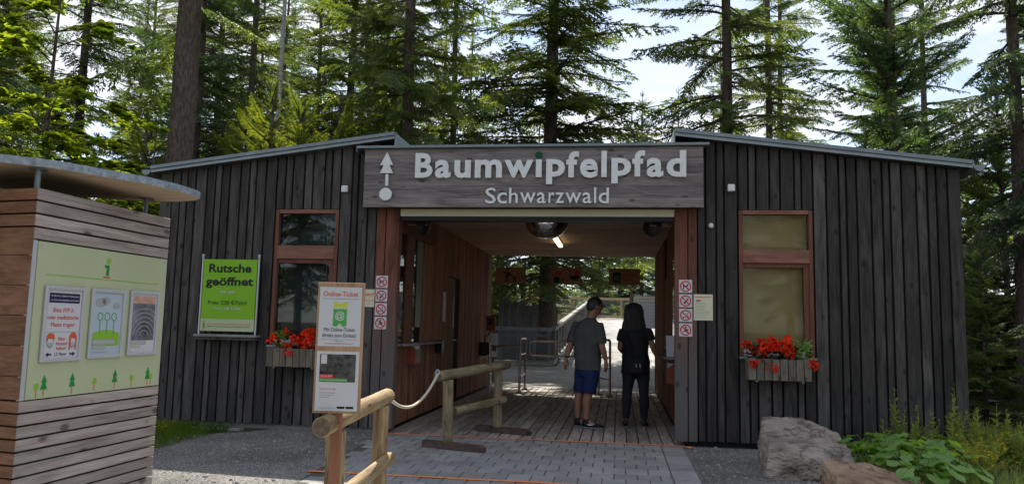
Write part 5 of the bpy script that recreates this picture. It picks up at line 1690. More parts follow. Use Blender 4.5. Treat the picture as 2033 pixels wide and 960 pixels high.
# ------------------------------------------------------------------ people
def skin(name, joints, edges, root, mat, parent, head=None, voxel=.0062):
    """a body as one continuous surface: tapered limbs between the joints, fused"""
    m = MB()
    rad = lambda n: joints[n][1] if not hasattr(joints[n][1], '__len__') else joints[n][1][0]
    for a, b in edges:
        p, q = Vector(joints[a][0]), Vector(joints[b][0]); ra, rb = rad(a), rad(b)
        if (p - q).length < 1e-4:
            continue
        pts, rr_ = [], []
        d = (q - p).normalized()
        for t in (-.98, -.85, -.5, 0):
            pts.append(p + d * ra * t); rr_.append(ra * math.sqrt(1 - t * t))
        for t in (.33, .66):
            pts.append(p.lerp(q, t)); rr_.append(lerp(ra, rb, t))
        for t in (0, .5, .85, .98):
            pts.append(q + d * rb * t); rr_.append(rb * math.sqrt(1 - t * t))
        m.tube(pts, rr_, 16, 0, True)
    if head:
        m.add(head[0], head[1])
    o = m.build(name, mat, parent)
    md = o.modifiers.new('fuse', 'REMESH'); md.mode = 'VOXEL'; md.voxel_size = voxel; md.use_smooth_shade = True
    sm = o.modifiers.new('relax', 'SMOOTH'); sm.factor = .5; sm.iterations = 5
    dg = bpy.context.evaluated_depsgraph_get()
    nm = bpy.data.meshes.new_from_object(o.evaluated_get(dg))
    o.modifiers.clear()
    old = o.data
    nm.name = name; nm.materials.clear(); nm.materials.append(MATS[mat])
    # keep the one connected figure
    bm = bmesh.new(); bm.from_mesh(nm); bm.verts.ensure_lookup_table()
    seen = set(); best = []
    for v in bm.verts:
        if v in seen:
            continue
        comp = [v]; seen.add(v); i = 0
        while i < len(comp):
            for ed in comp[i].link_edges:
                w = ed.other_vert(comp[i])
                if w not in seen:
                    seen.add(w); comp.append(w)
            i += 1
        if len(comp) > len(best):
            best = comp
    keep = set(best)
    bmesh.ops.delete(bm, geom=[v for v in bm.verts if v not in keep], context='VERTS')
    for f in bm.faces:
        f.smooth = True
    bm.to_mesh(nm); bm.free()
    o.data = nm
    bpy.data.meshes.remove(old)
    return o


def loft(m, rings, n=24, wr=0.0, seed=0, cap0=False, cap1=False, mi=0):
    """rings: (cx,cy,cz,rx,ry,rot[,tiltdir]) horizontal ellipses"""
    vs = []
    for k, (cx, cy, cz, rx, ry, ro) in enumerate(rings):
        for j in range(n):
            t = 2 * math.pi * j / n
            w = 1 + wr * mnoise.noise((math.cos(t) * 2.2, math.sin(t) * 2.2 + seed, cz * 7))
            x, y = rx * math.cos(t) * w, ry * math.sin(t) * w
            vs.append((cx + x * math.cos(ro) - y * math.sin(ro), cy + x * math.sin(ro) + y * math.cos(ro), cz))
    fs = []
    for k in range(len(rings) - 1):
        for j in range(n):
            fs.append((k * n + j, k * n + (j + 1) % n, (k + 1) * n + (j + 1) % n, (k + 1) * n + j))
    if cap0:
        fs.append(tuple(reversed(range(n))))
    if cap1:
        fs.append(tuple(range((len(rings) - 1) * n, len(rings) * n)))
    m.add(vs, fs, mi, True)


def fuse(o, voxel=.011, it=6):
    """merge overlapping cloth tubes into one smooth garment"""
    md = o.modifiers.new('fuse', 'REMESH'); md.mode = 'VOXEL'; md.voxel_size = voxel
    sm = o.modifiers.new('relax', 'SMOOTH'); sm.factor = .5; sm.iterations = it
    dg = bpy.context.evaluated_depsgraph_get()
    nm = bpy.data.meshes.new_from_object(o.evaluated_get(dg)); o.modifiers.clear()
    mats = list(o.data.materials); old = o.data; o.data = nm; bpy.data.meshes.remove(old)
    nm.materials.clear()
    for q in mats:
        nm.materials.append(q)
    # soft creases in the cloth
    co = np.empty(len(nm.vertices) * 3, dtype=np.float32); no = np.empty_like(co)
    nm.vertices.foreach_get('co', co); nm.vertices.foreach_get('normal', no)
    co = co.reshape(-1, 3); no = no.reshape(-1, 3)
    d = np.array([mnoise.noise((p[0] * 9, p[1] * 9, p[2] * 13)) * .007 + mnoise.noise((p[0] * 22 + p[2] * 16, p[1] * 22, p[2] * 9)) * .0035 for p in co], dtype=np.float32)
    nm.vertices.foreach_set('co', (co + no * d[:, None]).ravel()); nm.update()
    for p in nm.polygons:
        p.use_smooth = True
    return o


def limb(m, pts, rad, n=14, seed=0, wr=.0):
    m.tube(pts, rad, n, 0, True)


def hand(J, E, side, wrist, fwd, down, palm):
    """five separate curled fingers rooted in the palm"""
    w = Vector(wrist); fwd = Vector(fwd).normalized(); down = Vector(down).normalized()
    sidev = fwd.cross(down).normalized()
    c = w + down * .055
    J[side + 'palm'] = (tuple(c), (.027, .018)); E.append((side + 'wrist', side + 'palm'))
    J[side + 'kn'] = (tuple(w + down * .09), (.030, .014)); E.append((side + 'palm', side + 'kn'))
    for i, (off, L) in enumerate(((.030, .068), (.011, .078), (-.009, .072), (-.028, .056))):
        b = w + down * .095 + fwd * off
        p1 = b + down * L * .5 + Vector(palm) * .006; p2 = b + down * L * .9 + Vector(palm) * .026
        J['%sf%da' % (side, i)] = (tuple(b + down * .008), .0085); J['%sf%db' % (side, i)] = (tuple(p1), .008); J['%sf%dc' % (side, i)] = (tuple(p2), .007)
        E += [(side + 'kn', '%sf%da' % (side, i)), ('%sf%da' % (side, i), '%sf%db' % (side, i)), ('%sf%db' % (side, i), '%sf%dc' % (side, i))]
    t0 = c + fwd * .033 - down * .015; t1 = t0 + fwd * .02 + down * .03 + Vector(palm) * .01; t2 = t1 + down * .028 + Vector(palm) * .01
    J[side + 'ta'] = (tuple(t0), .011); J[side + 'tb'] = (tuple(t1), .009); J[side + 'tc'] = (tuple(t2), .008)
    E += [(side + 'palm', side + 'ta'), (side + 'ta', side + 'tb'), (side + 'tb', side + 'tc')]


def head_mesh(c, yaw, s=1.0):
    """head with brow, nose, lips, chin and ears; faces local +X before yaw; c is its centre"""
    m = MB(); n, k = 28, 20; vs = []
    for i in range(k + 1):
        ph = -math.pi / 2 + math.pi * i / k
        for j in range(n):
            t = 2 * math.pi * j / n
            x, y, z = math.cos(ph) * math.cos(t), math.cos(ph) * math.sin(t), math.sin(ph)
            X, Y, Z = x * .098, y * .077, z * .118
            if z < 0:                                  # jaw narrows towards the chin
                f = 1 + .30 * z
                Y *= f
                X = X * (1 + .16 * z) if x > 0 else X * (1 + .35 * z)
            if x > .2:
                fr = x
                nose = math.exp(-((y / .16) ** 2)) * (math.exp(-(((z + .16) / .17) ** 2)) * .026)
                brow = math.exp(-((z - .20) / .10) ** 2) * .006 * fr
                eyes = -math.exp(-((abs(y) - .38) / .15) ** 2 - ((z - .04) / .10) ** 2) * .009
                lips = math.exp(-((y / .30) ** 2) - ((z + .50) / .07) ** 2) * .007
                chin = math.exp(-((y / .30) ** 2) - ((z + .82) / .12) ** 2) * .012
                X += nose + brow + eyes + lips + chin
            ear = math.exp(-((x + .10) / .16) ** 2 - ((z + .02) / .22) ** 2)
            if abs(y) > .7:
                Y += math.copysign(.018 * ear, y)
            vs.append((X, Y, Z))
    fs = [tuple(reversed(range(n))), tuple(range(k * n, (k + 1) * n))]
    for i in range(k):
        for j in range(n):
            fs.append((i * n + j, i * n + (j + 1) % n, (i + 1) * n + (j + 1) % n, (i + 1) * n + j))
    M = Matrix.Translation(c) @ Matrix.Rotation(yaw, 4, 'Z') @ Matrix.Scale(s, 4)
    return [(M @ Vector(v))[:] for v in vs], fs, M


def shoe(parent, heel, dirv, L, mat_u, name='shoe', swoosh=False):
    d = Vector((dirv[0], dirv[1], 0)).normalized(); s = Vector((-d.y, d.x, 0)); h = Vector(heel)
    m = MB(); n = 14; vs = []; secs = [(0, .030, .075), (.06, .036, .095), (.16, .038, .090), (.32, .039, .082), (.5, .043, .066), (.7, .047, .052), (.88, .040, .042), (1.0, .018, .028)]
    for t, w, hh in secs:
        for j in range(n):
            a = 2 * math.pi * j / n
            z = max(.018, .018 + hh * .5 + hh * .5 * math.sin(a))
            p = h + d * (t * L) + s * (w * math.cos(a)) + Vector((0, 0, z))
            vs.append(p[:])
    fs = []
    for k in range(len(secs) - 1):
        for j in range(n):
            fs.append((k * n + j, (k + 1) * n + j, (k + 1) * n + (j + 1) % n, k * n + (j + 1) % n))
    fs += [tuple(range(n)), tuple(reversed(range((len(secs) - 1) * n, len(secs) * n)))]
    m.add(vs, fs, 0, True); o = m.build(name, mat_u, parent)
    m = MB(); poly = [(0, -.028), (.12, -.036), (.45, -.040), (.72, -.050), (.92, -.040), (1.02, -.012), (1.02, .012), (.92, .040), (.72, .050), (.45, .040), (.12, .036), (0, .028)]
    q = [h + d * (t * L) + s * w for t, w in poly]
    m.add([(p.x, p.y, h.z + .003) for p in q] + [(p.x, p.y, h.z + .024) for p in q], [tuple(reversed(range(12))), tuple(range(12, 24))] + [(i, (i + 1) % 12, 12 + (i + 1) % 12, 12 + i) for i in range(12)])
    m.build('sole', 'shoe_sole', o)
    if swoosh:
        m = MB(); pts = [(.20, .052), (.34, .036), (.46, .040), (.62, .062), (.45, .050), (.34, .050)]
        w = -.0455
        m.add([(h + d * (t * L) + s * w + Vector((0, 0, z + .01)))[:] for t, z in pts] + [(h + d * (t * L) + s * (w + .004) + Vector((0, 0, z + .01)))[:] for t, z in pts],
              [(0, 1, 2, 3, 4, 5), (11, 10, 9, 8, 7, 6)] + [(i, (i + 1) % 6, 6 + (i + 1) % 6, 6 + i) for i in range(6)])
        m.build('stripe', 'white', o)
    return o


# --- man in grey shirt and blue shorts
man = empty('person', (0, 0, 0))
tag(man, 'man in grey t-shirt, blue shorts and black trainers looking to his right', 'person', 'visitors walking through the passage')
MX, MY = -.42, 1.27
man.location = (MX, MY, 0)
def mr_(x, y, z): return (x - MX, y - MY, z)
J, E = {}, []
J['pelvis'] = (mr_(-.415, 1.27, .93), .125)
J['belly'] = (mr_(-.42, 1.275, 1.08), .13); J['chest'] = (mr_(-.415, 1.27, 1.28), .135); J['collar'] = (mr_(-.405, 1.265, 1.385), .070)
J['neck'] = (mr_(-.380, 1.268, 1.47), .064); J['skull'] = (mr_(-.345, 1.275, 1.58), .068)
E += [('pelvis', 'belly'), ('belly', 'chest'), ('chest', 'collar'), ('collar', 'neck'), ('neck', 'skull')]
for s, hip, knee, ank, toe in (('l', (-.50, 1.33, .86), (-.525, 1.33, .47), (-.545, 1.33, .10), (-.44, 1.32, .05)), ('r', (-.335, 1.22, .86), (-.405, 1.21, .47), (-.425, 1.20, .10), (-.32, 1.185, .05))):
    J[s + 'hip'] = (mr_(*hip), .095); J[s + 'thigh'] = (mr_(*[(a + b) / 2 for a, b in zip(hip, knee)]), .082); J[s + 'knee'] = (mr_(*knee), .062)
    J[s + 'calf'] = (mr_(lerp(knee[0], ank[0], .32) - .012, knee[1], .35), .063); J[s + 'shin'] = (mr_(ank[0], ank[1], .2), .044); J[s + 'ank'] = (mr_(*ank), .040); J[s + 'toe'] = (mr_(*toe), .034)
    E += [('pelvis', s + 'hip'), (s + 'hip', s + 'thigh'), (s + 'thigh', s + 'knee'), (s + 'knee', s + 'calf'), (s + 'calf', s + 'shin'), (s + 'shin', s + 'ank'), (s + 'ank', s + 'toe')]
arms = {'l': ((-.575, 1.37, 1.385), (-.665, 1.35, 1.10), (-.715, 1.33, .93)), 'r': ((-.265, 1.16, 1.375), (-.222, 1.12, 1.10), (-.170, 1.15, .92))}
for s, (sh, el, wr) in arms.items():
    J[s + 'sh'] = (mr_(*sh), .052); J[s + 'up'] = (mr_(*[(a + b) / 2 for a, b in zip(sh, el)]), .055); J[s + 'el'] = (mr_(*el), .044)
    J[s + 'fo'] = (mr_(*[lerp(a, b, .35) for a, b in zip(el, wr)]), .045); J[s + 'wrist'] = (mr_(*wr), .027)
    E += [('collar', s + 'sh'), (s + 'sh', s + 'up'), (s + 'up', s + 'el'), (s + 'el', s + 'fo'), (s + 'fo', s + 'wrist')]
hand(J, E, 'l', mr_(-.715, 1.33, .93), (.57, .82, 0), (-.13, -.06, -1), (.5, -.35, 0))
hand(J, E, 'r', mr_(-.170, 1.15, .92), (.57, .82, 0), (.02, .12, -1), (-.5, .35, 0))
hv, hf, HM = head_mesh(Vector(mr_(-.330, 1.28, 1.640)), R(26), 1.13)
body = skin('body', J, E, 'pelvis', 'skin', man, (hv, hf))
# hair: close-cropped, cap over top and back
m = MB(); n, k = 26, 12; vs = []
for i in range(k + 1):
    ph = R(90) - R(115) * i / k
    for j in range(n):
        t = 2 * math.pi * j / n
        x, y, z = math.cos(ph) * math.cos(t), math.cos(ph) * math.sin(t), math.sin(ph)
        low = .05 + .50 * max(0, x) - .75 * max(0, -x)            # hairline: high at the brow, low at the nape
        zz_ = max(z, low) if z < low else z
        q = 1.07 if z >= low else 1.0
        f = 1 + (.0 if zz_ > 0 else .12 * zz_)
        vs.append((x * .100 * q * f, y * .080 * q * f, zz_ * .121 * (1.03 if z >= low else 1.0)))
m.add([(HM @ Vector(v))[:] for v in vs], [(i * n + j, (i + 1) * n + j, (i + 1) * n + (j + 1) % n, i * n + (j + 1) % n) for i in range(k) for j in range(n)], 0, True)
m.build('hair', 'hair_dark', man)
m = MB()
for s in (-1, 1):
    m.tube([(HM @ Vector(p))[:] for p in ((.112, s * .018, .012), (.112, s * .055, .014), (.095, s * .078, .014), (-.005, s * .086, .012))], .0028, 6)
    m.tube([(HM @ Vector((.113 - .006 * abs(math.cos(a)), s * .037 + .022 * math.cos(a), .004 + .017 * math.sin(a))))[:] for a in [2 * math.pi * q / 12 for q in range(13)]], .0022, 5)
m.build('glasses', 'black', man)
# t-shirt
ro = math.atan2(-.50, .82)
m = MB()
loft(m, [(*mr_(-.41, 1.265, .775), .192, .150, ro), (*mr_(-.412, 1.268, .80), .191, .150, ro), (*mr_(-.42, 1.27, .95), .196, .160, ro), (*mr_(-.425, 1.27, 1.08), .20, .165, ro), (*mr_(-.422, 1.27, 1.20), .205, .160, ro), (*mr_(-.418, 1.27, 1.30), .207, .150, ro), (*mr_(-.415, 1.27, 1.37), .195, .128, ro), (*mr_(-.408, 1.268, 1.43), .145, .10, ro), (*mr_(-.395, 1.268, 1.468), .088, .078, ro), (*mr_(-.388, 1.268, 1.485), .070, .067, ro)], 28, .07, 3, True, True)
for s, (sh, el, wr) in arms.items():
    a, b = Vector(mr_(*sh)), Vector(mr_(*el))
    m.tube([a + Vector((0, 0, .005)) - (b - a) * .12, a.lerp(b, .2), a.lerp(b, .5), a.lerp(b, .86)], [.060, .074, .076, .072], 16, 0, True)
fuse(m.build('t_shirt', 'shirt_grey', man))
# shorts
m = MB()
loft(m, [(*mr_(-.415, 1.27, .70), .150, .135, ro), (*mr_(-.415, 1.27, .80), .172, .140, ro), (*mr_(-.415, 1.27, .92), .176, .145, ro)], 24, .03, 5, True, True)
for s, hip, knee in (('l', (-.485, 1.33, .86), (-.515, 1.33, .47)), ('r', (-.345, 1.22, .86), (-.395, 1.212, .47))):
    a, b = Vector(mr_(*hip)), Vector(mr_(*knee))
    m.tube([a, a.lerp(b, .35), a.lerp(b, .7), a.lerp(b, 1.0)], [.105, .108, .100, .096], 18, 0, True)
fuse(m.build('shorts', 'shorts_blue', man))
shoe(man, mr_(-.595, 1.345, 0.002), (1, -.05), .27, 'shoe_black')
shoe(man, mr_(-.475, 1.21, 0.002), (1, -.12), .285, 'shoe_black', swoosh=True)
for s, q in (('l', (-.545, 1.33, .10)), ('r', (-.425, 1.20, .10))):
    p = Vector(mr_(*q)); m = MB(); m.tube([p + Vector((0, 0, -.03)), p + Vector((0, 0, .028))], [.05, .047], 14); m.build('sock', 'shoe_black', man)
p, q = Vector(mr_(-.708, 1.332, .955)), Vector(mr_(-.713, 1.33, .932)); m = MB(); m.tube([p, q], [.034, .033], 12); m.build('watch', 'black', man)

# --- woman in black
wom = empty('person', (.235, 1.5, 0))
tag(wom, 'woman with long dark hair in black top, black trousers and shoulder bag', 'person', 'visitors walking through the passage')
def wr_(x, y, z): return (x - .235, y - 1.5, z)
J, E = {}, []
J['pelvis'] = (wr_(.24, 1.5, .90), .125); J['waist'] = (wr_(.232, 1.5, 1.06), .105); J['chest'] = (wr_(.228, 1.5, 1.24), .115); J['collar'] = (wr_(.225, 1.505, 1.34), .060); J['neck'] = (wr_(.212, 1.52, 1.44), .048); J['skull'] = (wr_(.205, 1.535, 1.53), .056)
E += [('pelvis', 'waist'), ('waist', 'chest'), ('chest', 'collar'), ('collar', 'neck'), ('neck', 'skull')]
legs = {'l': ((.155, 1.5, .84), (.118, 1.5, .455), (.105, 1.48, .10), (.10, 1.59, .045)), 'r': ((.325, 1.5, .84), (.350, 1.49, .455), (.353, 1.53, .10), (.37, 1.64, .045))}
for s, (hip, knee, ank, toe) in legs.items():
    J[s + 'hip'] = (wr_(*hip), .092); J[s + 'thigh'] = (wr_(*[(a + b) / 2 for a, b in zip(hip, knee)]), .078); J[s + 'knee'] = (wr_(*knee), .056); J[s + 'calf'] = (wr_(lerp(knee[0], ank[0], .3), lerp(knee[1], ank[1], .3) - .012, .34), .056); J[s + 'shin'] = (wr_(*[lerp(a, b, .7) for a, b in zip(knee, ank)]), .040); J[s + 'ank'] = (wr_(*ank), .034); J[s + 'toe'] = (wr_(*toe), .030)
    E += [('pelvis', s + 'hip'), (s + 'hip', s + 'thigh'), (s + 'thigh', s + 'knee'), (s + 'knee', s + 'calf'), (s + 'calf', s + 'shin'), (s + 'shin', s + 'ank'), (s + 'ank', s + 'toe')]
warms = {'l': ((.055, 1.5, 1.315), (.018, 1.50, 1.08), (.085, 1.66, .99)), 'r': ((.40, 1.5, 1.325), (.462, 1.47, 1.11), (.535, 1.56, .95))}
for s, (sh, el, w_) in warms.items():
    J[s + 'sh'] = (wr_(*sh), .040); J[s + 'up'] = (wr_(*[(a + b) / 2 for a, b in zip(sh, el)]), .046); J[s + 'el'] = (wr_(*el), .038); J[s + 'fo'] = (wr_(*[lerp(a, b, .35) for a, b in zip(el, w_)]), .037); J[s + 'wrist'] = (wr_(*w_), .023)
    E += [('collar', s + 'sh'), (s + 'sh', s + 'up'), (s + 'up', s + 'el'), (s + 'el', s + 'fo'), (s + 'fo', s + 'wrist')]
hand(J, E, 'l', wr_(.085, 1.66, .99), (.3, .1, .9), (.5, .8, -.3), (.3, -.2, 0))
hand(J, E, 'r', wr_(.535, 1.56, .95), (-.2, .9, .2), (.35, .45, -.8), (-.5, .2, 0))
hv, hf, HM = head_mesh(Vector(wr_(.205, 1.54, 1.585)), R(84), .95)
wbody = skin('body', J, E, 'pelvis', 'skin', wom, (hv, hf))
m = MB()
loft(m, [(*wr_(.235, 1.5, .735), .198, .150, 0), (*wr_(.235, 1.5, .78), .198, .152, 0), (*wr_(.235, 1.5, .90), .192, .150, 0), (*wr_(.232, 1.5, 1.02), .182, .138, 0), (*wr_(.23, 1.5, 1.14), .184, .135, 0), (*wr_(.228, 1.5, 1.25), .192, .132, 0), (*wr_(.228, 1.5, 1.315), .188, .112, 0), (*wr_(.226, 1.505, 1.36), .145, .088, 0), (*wr_(.222, 1.51, 1.395), .082, .066, 0), (*wr_(.218, 1.514, 1.415), .062, .058, 0)], 26, .07, 8, True, True)
for s, (sh, el, w_) in warms.items():
    a, b = Vector(wr_(*sh)), Vector(wr_(*el))
    m.tube([a - (b - a) * .12, a.lerp(b, .25), a.lerp(b, .62)], [.054, .068, .072], 14, 0, True)
fuse(m.build('top', 'cloth_black', wom))
m = MB()
loft(m, [(*wr_(.24, 1.5, .76), .165, .125, 0), (*wr_(.24, 1.5, .86), .180, .135, 0), (*wr_(.24, 1.5, .96), .165, .125, 0)], 24, .02, 2, True, True)
for s, (hip, knee, ank, toe) in legs.items():
    h_, k_, a_ = Vector(wr_(*hip)), Vector(wr_(*knee)), Vector(wr_(*ank))
    m.tube([h_ + Vector((0, 0, .02)), h_.lerp(k_, .2), h_.lerp(k_, .5), h_.lerp(k_, .8), k_, k_.lerp(a_, .3) + Vector((0, -.01, 0)), k_.lerp(a_, .65), k_.lerp(a_, .96)], [.092, .098, .088, .073, .068, .070, .056, .045], 18, 0, True)
fuse(m.build('trousers', 'denim_black', wom))
for s, (hip, knee, ank, toe) in legs.items():
    shoe(wom, wr_(ank[0] - .004, ank[1] - .055, .002), (toe[0] - ank[0], toe[1] - ank[1]), .235, 'shoe_black')
# long hair: a lofted mass from crown to below the shoulders, with strand ridges
m = MB(); n = 40; vs = []; rings = [(1.712, .02, .02, 0), (1.705, .055, .05, .0), (1.685, .086, .08, -.002), (1.65, .106, .098, -.006), (1.60, .117, .104, -.012), (1.55, .122, .102, -.02), (1.50, .128, .098, -.028), (1.45, .136, .092, -.036), (1.40, .146, .084, -.045), (1.34, .150, .074, -.052), (1.28, .138, .062, -.056), (1.22, .11, .048, -.058), (1.19, .07, .03, -.06)]
for k, (z, rx_, ry_, dy) in enumerate(rings):
    for j in range(n):
        t = 2 * math.pi * j / n
        w = 1 + .05 * math.sin(t * 9 + z * 14) * min(1, (1.72 - z) * 6) + .04 * mnoise.noise((math.cos(t) * 3, math.sin(t) * 3, z * 9))
        yv = ry_ * math.sin(t) * w + dy
        if math.sin(t) > 0 and z < 1.63:
            yv = min(yv, .035)                       # open at the face
        vs.append((wr_(.206, 1.535, 0)[0] + rx_ * math.cos(t) * w, wr_(.206, 1.535, 0)[1] + yv, z + .012 * math.sin(t * 5) * (1 if k > 9 else 0)))
m.add(vs, [(k * n + j, (k + 1) * n + j, (k + 1) * n + (j + 1) % n, k * n + (j + 1) % n) for k in range(len(rings) - 1) for j in range(n)] + [tuple(range(n))], 0, True)
for j in range(70):
    t = random.Random(j).uniform(math.pi * .95, math.pi * 2.05); rr2 = random.Random(j + 500)
    k1 = rr2.randint(9, 12); pts = []
    for k in range(2, k1 + 1):
        z, rx_, ry_, dy = rings[k]
        o2 = 1.02 + .05 * rr2.random() + (.10 * rr2.random() if k == k1 else 0)
        pts.append((wr_(.206, 1.535, 0)[0] + rx_ * math.cos(t) * o2 + .006 * math.sin(k * 1.3 + j), wr_(.206, 1.535, 0)[1] + ry_ * math.sin(t) * o2 + dy, z - (.03 * rr2.random() if k == k1 else 0)))
    m.tube(pts, [.005] * (len(pts) - 1) + [.0015], 5)
m.build('hair', 'hair_dark', wom)
bag = MB(); bag.cbox(-.085, -.235, .74, .115, -.15, .93, .025); bag = bag.build('shoulder_bag', 'cloth_black', wom)
m = MB(); m.tube([wr_(.10, 1.37, 1.30), wr_(.15, 1.355, 1.15), wr_(.2, 1.34, .92)], .011, 6); m.build('strap', 'cloth_black', bag)
m = MB()
for x in (.0, .05):
    m.tube([(x, -.238, .88), (x + .006, -.244, .83)], .005, 5)
m.build('buckle', 'alu', bag)

# ------------------------------------------------------------------ trees
def np_mesh(name, V, Q, mat, smooth=False):
    """quads from numpy arrays"""
    me = bpy.data.meshes.new(name)
    nv, nq = len(V), len(Q)
    me.vertices.add(nv); me.vertices.foreach_set('co', V.astype(np.float32).ravel())
    me.loops.add(nq * 4); me.loops.foreach_set('vertex_index', Q.astype(np.int32).ravel())
    me.polygons.add(nq); me.polygons.foreach_set('loop_start', np.arange(0, nq * 4, 4, dtype=np.int32))
    try:
        me.polygons.foreach_set('loop_total', np.full(nq, 4, dtype=np.int32))
    except Exception:
        pass
    me.materials.append(MATS[mat]); me.update(calc_edges=True); me.validate()
    return me


def blades(base, dirs, length, width, rnd):
    """diamond needle sprays: base point, direction, length, width -> verts, quads"""
    n = len(base)
    up = rnd.normal(0, .55, (n, 3)) + np.array([0, 0, 1.0])
    side = np.cross(dirs, up); side /= np.linalg.norm(side, axis=1, keepdims=True) + 1e-9
    nrm = np.cross(side, dirs)
    tip = base + dirs * length[:, None]
    mid = base + dirs * (length * .5)[:, None] + nrm * (length * .06)[:, None]
    V = np.stack([base, mid + side * width[:, None] * .5, tip, mid - side * width[:, None] * .5], 1).reshape(-1, 3)
    return V


def branch_template(seed, L=2.4, droop=.25, tip_up=.1, tw=.72, sub=.080, step=.080, bw=.034, bl=.115, open_=.10):
    rnd = np.random.RandomState(seed)
    B, D, LN = [], [], []
    axis = []
    def ax(t):
        return np.array([L * t, L * .03 * math.sin(t * 5 + seed), -droop * L * t * t * .6 + tip_up * L * max(0, t - .6) ** 1.6])
    t = open_
    side = 1
    while t < 1.0:
        p = ax(t) + rnd.normal(0, .02, 3); d = ax(min(1, t + .02)) - ax(t - .02); d /= np.linalg.norm(d)
        for side in (-1, 1):
            if rnd.rand() < .08:
                continue
            l = tw * (1 - t) ** .75 * min(1, .35 + (t - open_) * 3.0) * rnd.uniform(.65, 1.2) + .10
            ang = math.radians(rnd.uniform(42, 62))
            e = np.array([d[0] * math.cos(ang) - side * d[1] * math.sin(ang), side * math.sin(ang) * 1.0 + d[1] * math.cos(ang), d[2]])
            e /= np.linalg.norm(e)
            k = max(1, int(l / sub))
            hang = rnd.uniform(-.75, -.05)
            for i in range(k + 1):
                q = p + e * (l * i / (k + 1)) + np.array([0, 0, hang * (l * i / (k + 1)) ** 1.4])
                f = e + np.array([0, 0, hang * 1.2 * i / (k + 1)])
                B.append(q); D.append(f + rnd.normal(0, .12, 3)); LN.append(bl * 1.15)
                for s2 in (-1, 1):
                    a2 = math.radians(rnd.uniform(35, 60)) * s2
                    g = np.array([f[0] * math.cos(a2) - f[1] * math.sin(a2), f[0] * math.sin(a2) + f[1] * math.cos(a2), f[2]])
                    B.append(q); D.append(g + rnd.normal(0, .15, 3)); LN.append(bl * rnd.uniform(.6, 1.1))
        t += step / L
    B.append(ax(.97)); D.append(ax(1.0) - ax(.9)); LN.append(bl * 1.3)
    B, D, LN = np.array(B), np.array(D), np.array(LN)
    D /= np.linalg.norm(D, axis=1, keepdims=True)
    V = blades(B, D, LN, np.full(len(B), bw) * rnd.uniform(.7, 1.3, len(B)), rnd)
    ap = np.array([ax(i / 7) for i in range(8)])
    return V / L, ap / L


TPL = {k: [branch_template(10 * i + j, droop=d, tip_up=u, tw=w) for j in range(4)] for i, (k, d, u, w) in enumerate((('fir', .22, .22, .55), ('droop', .55, .30, .50), ('flat', .05, .12, .62)))}


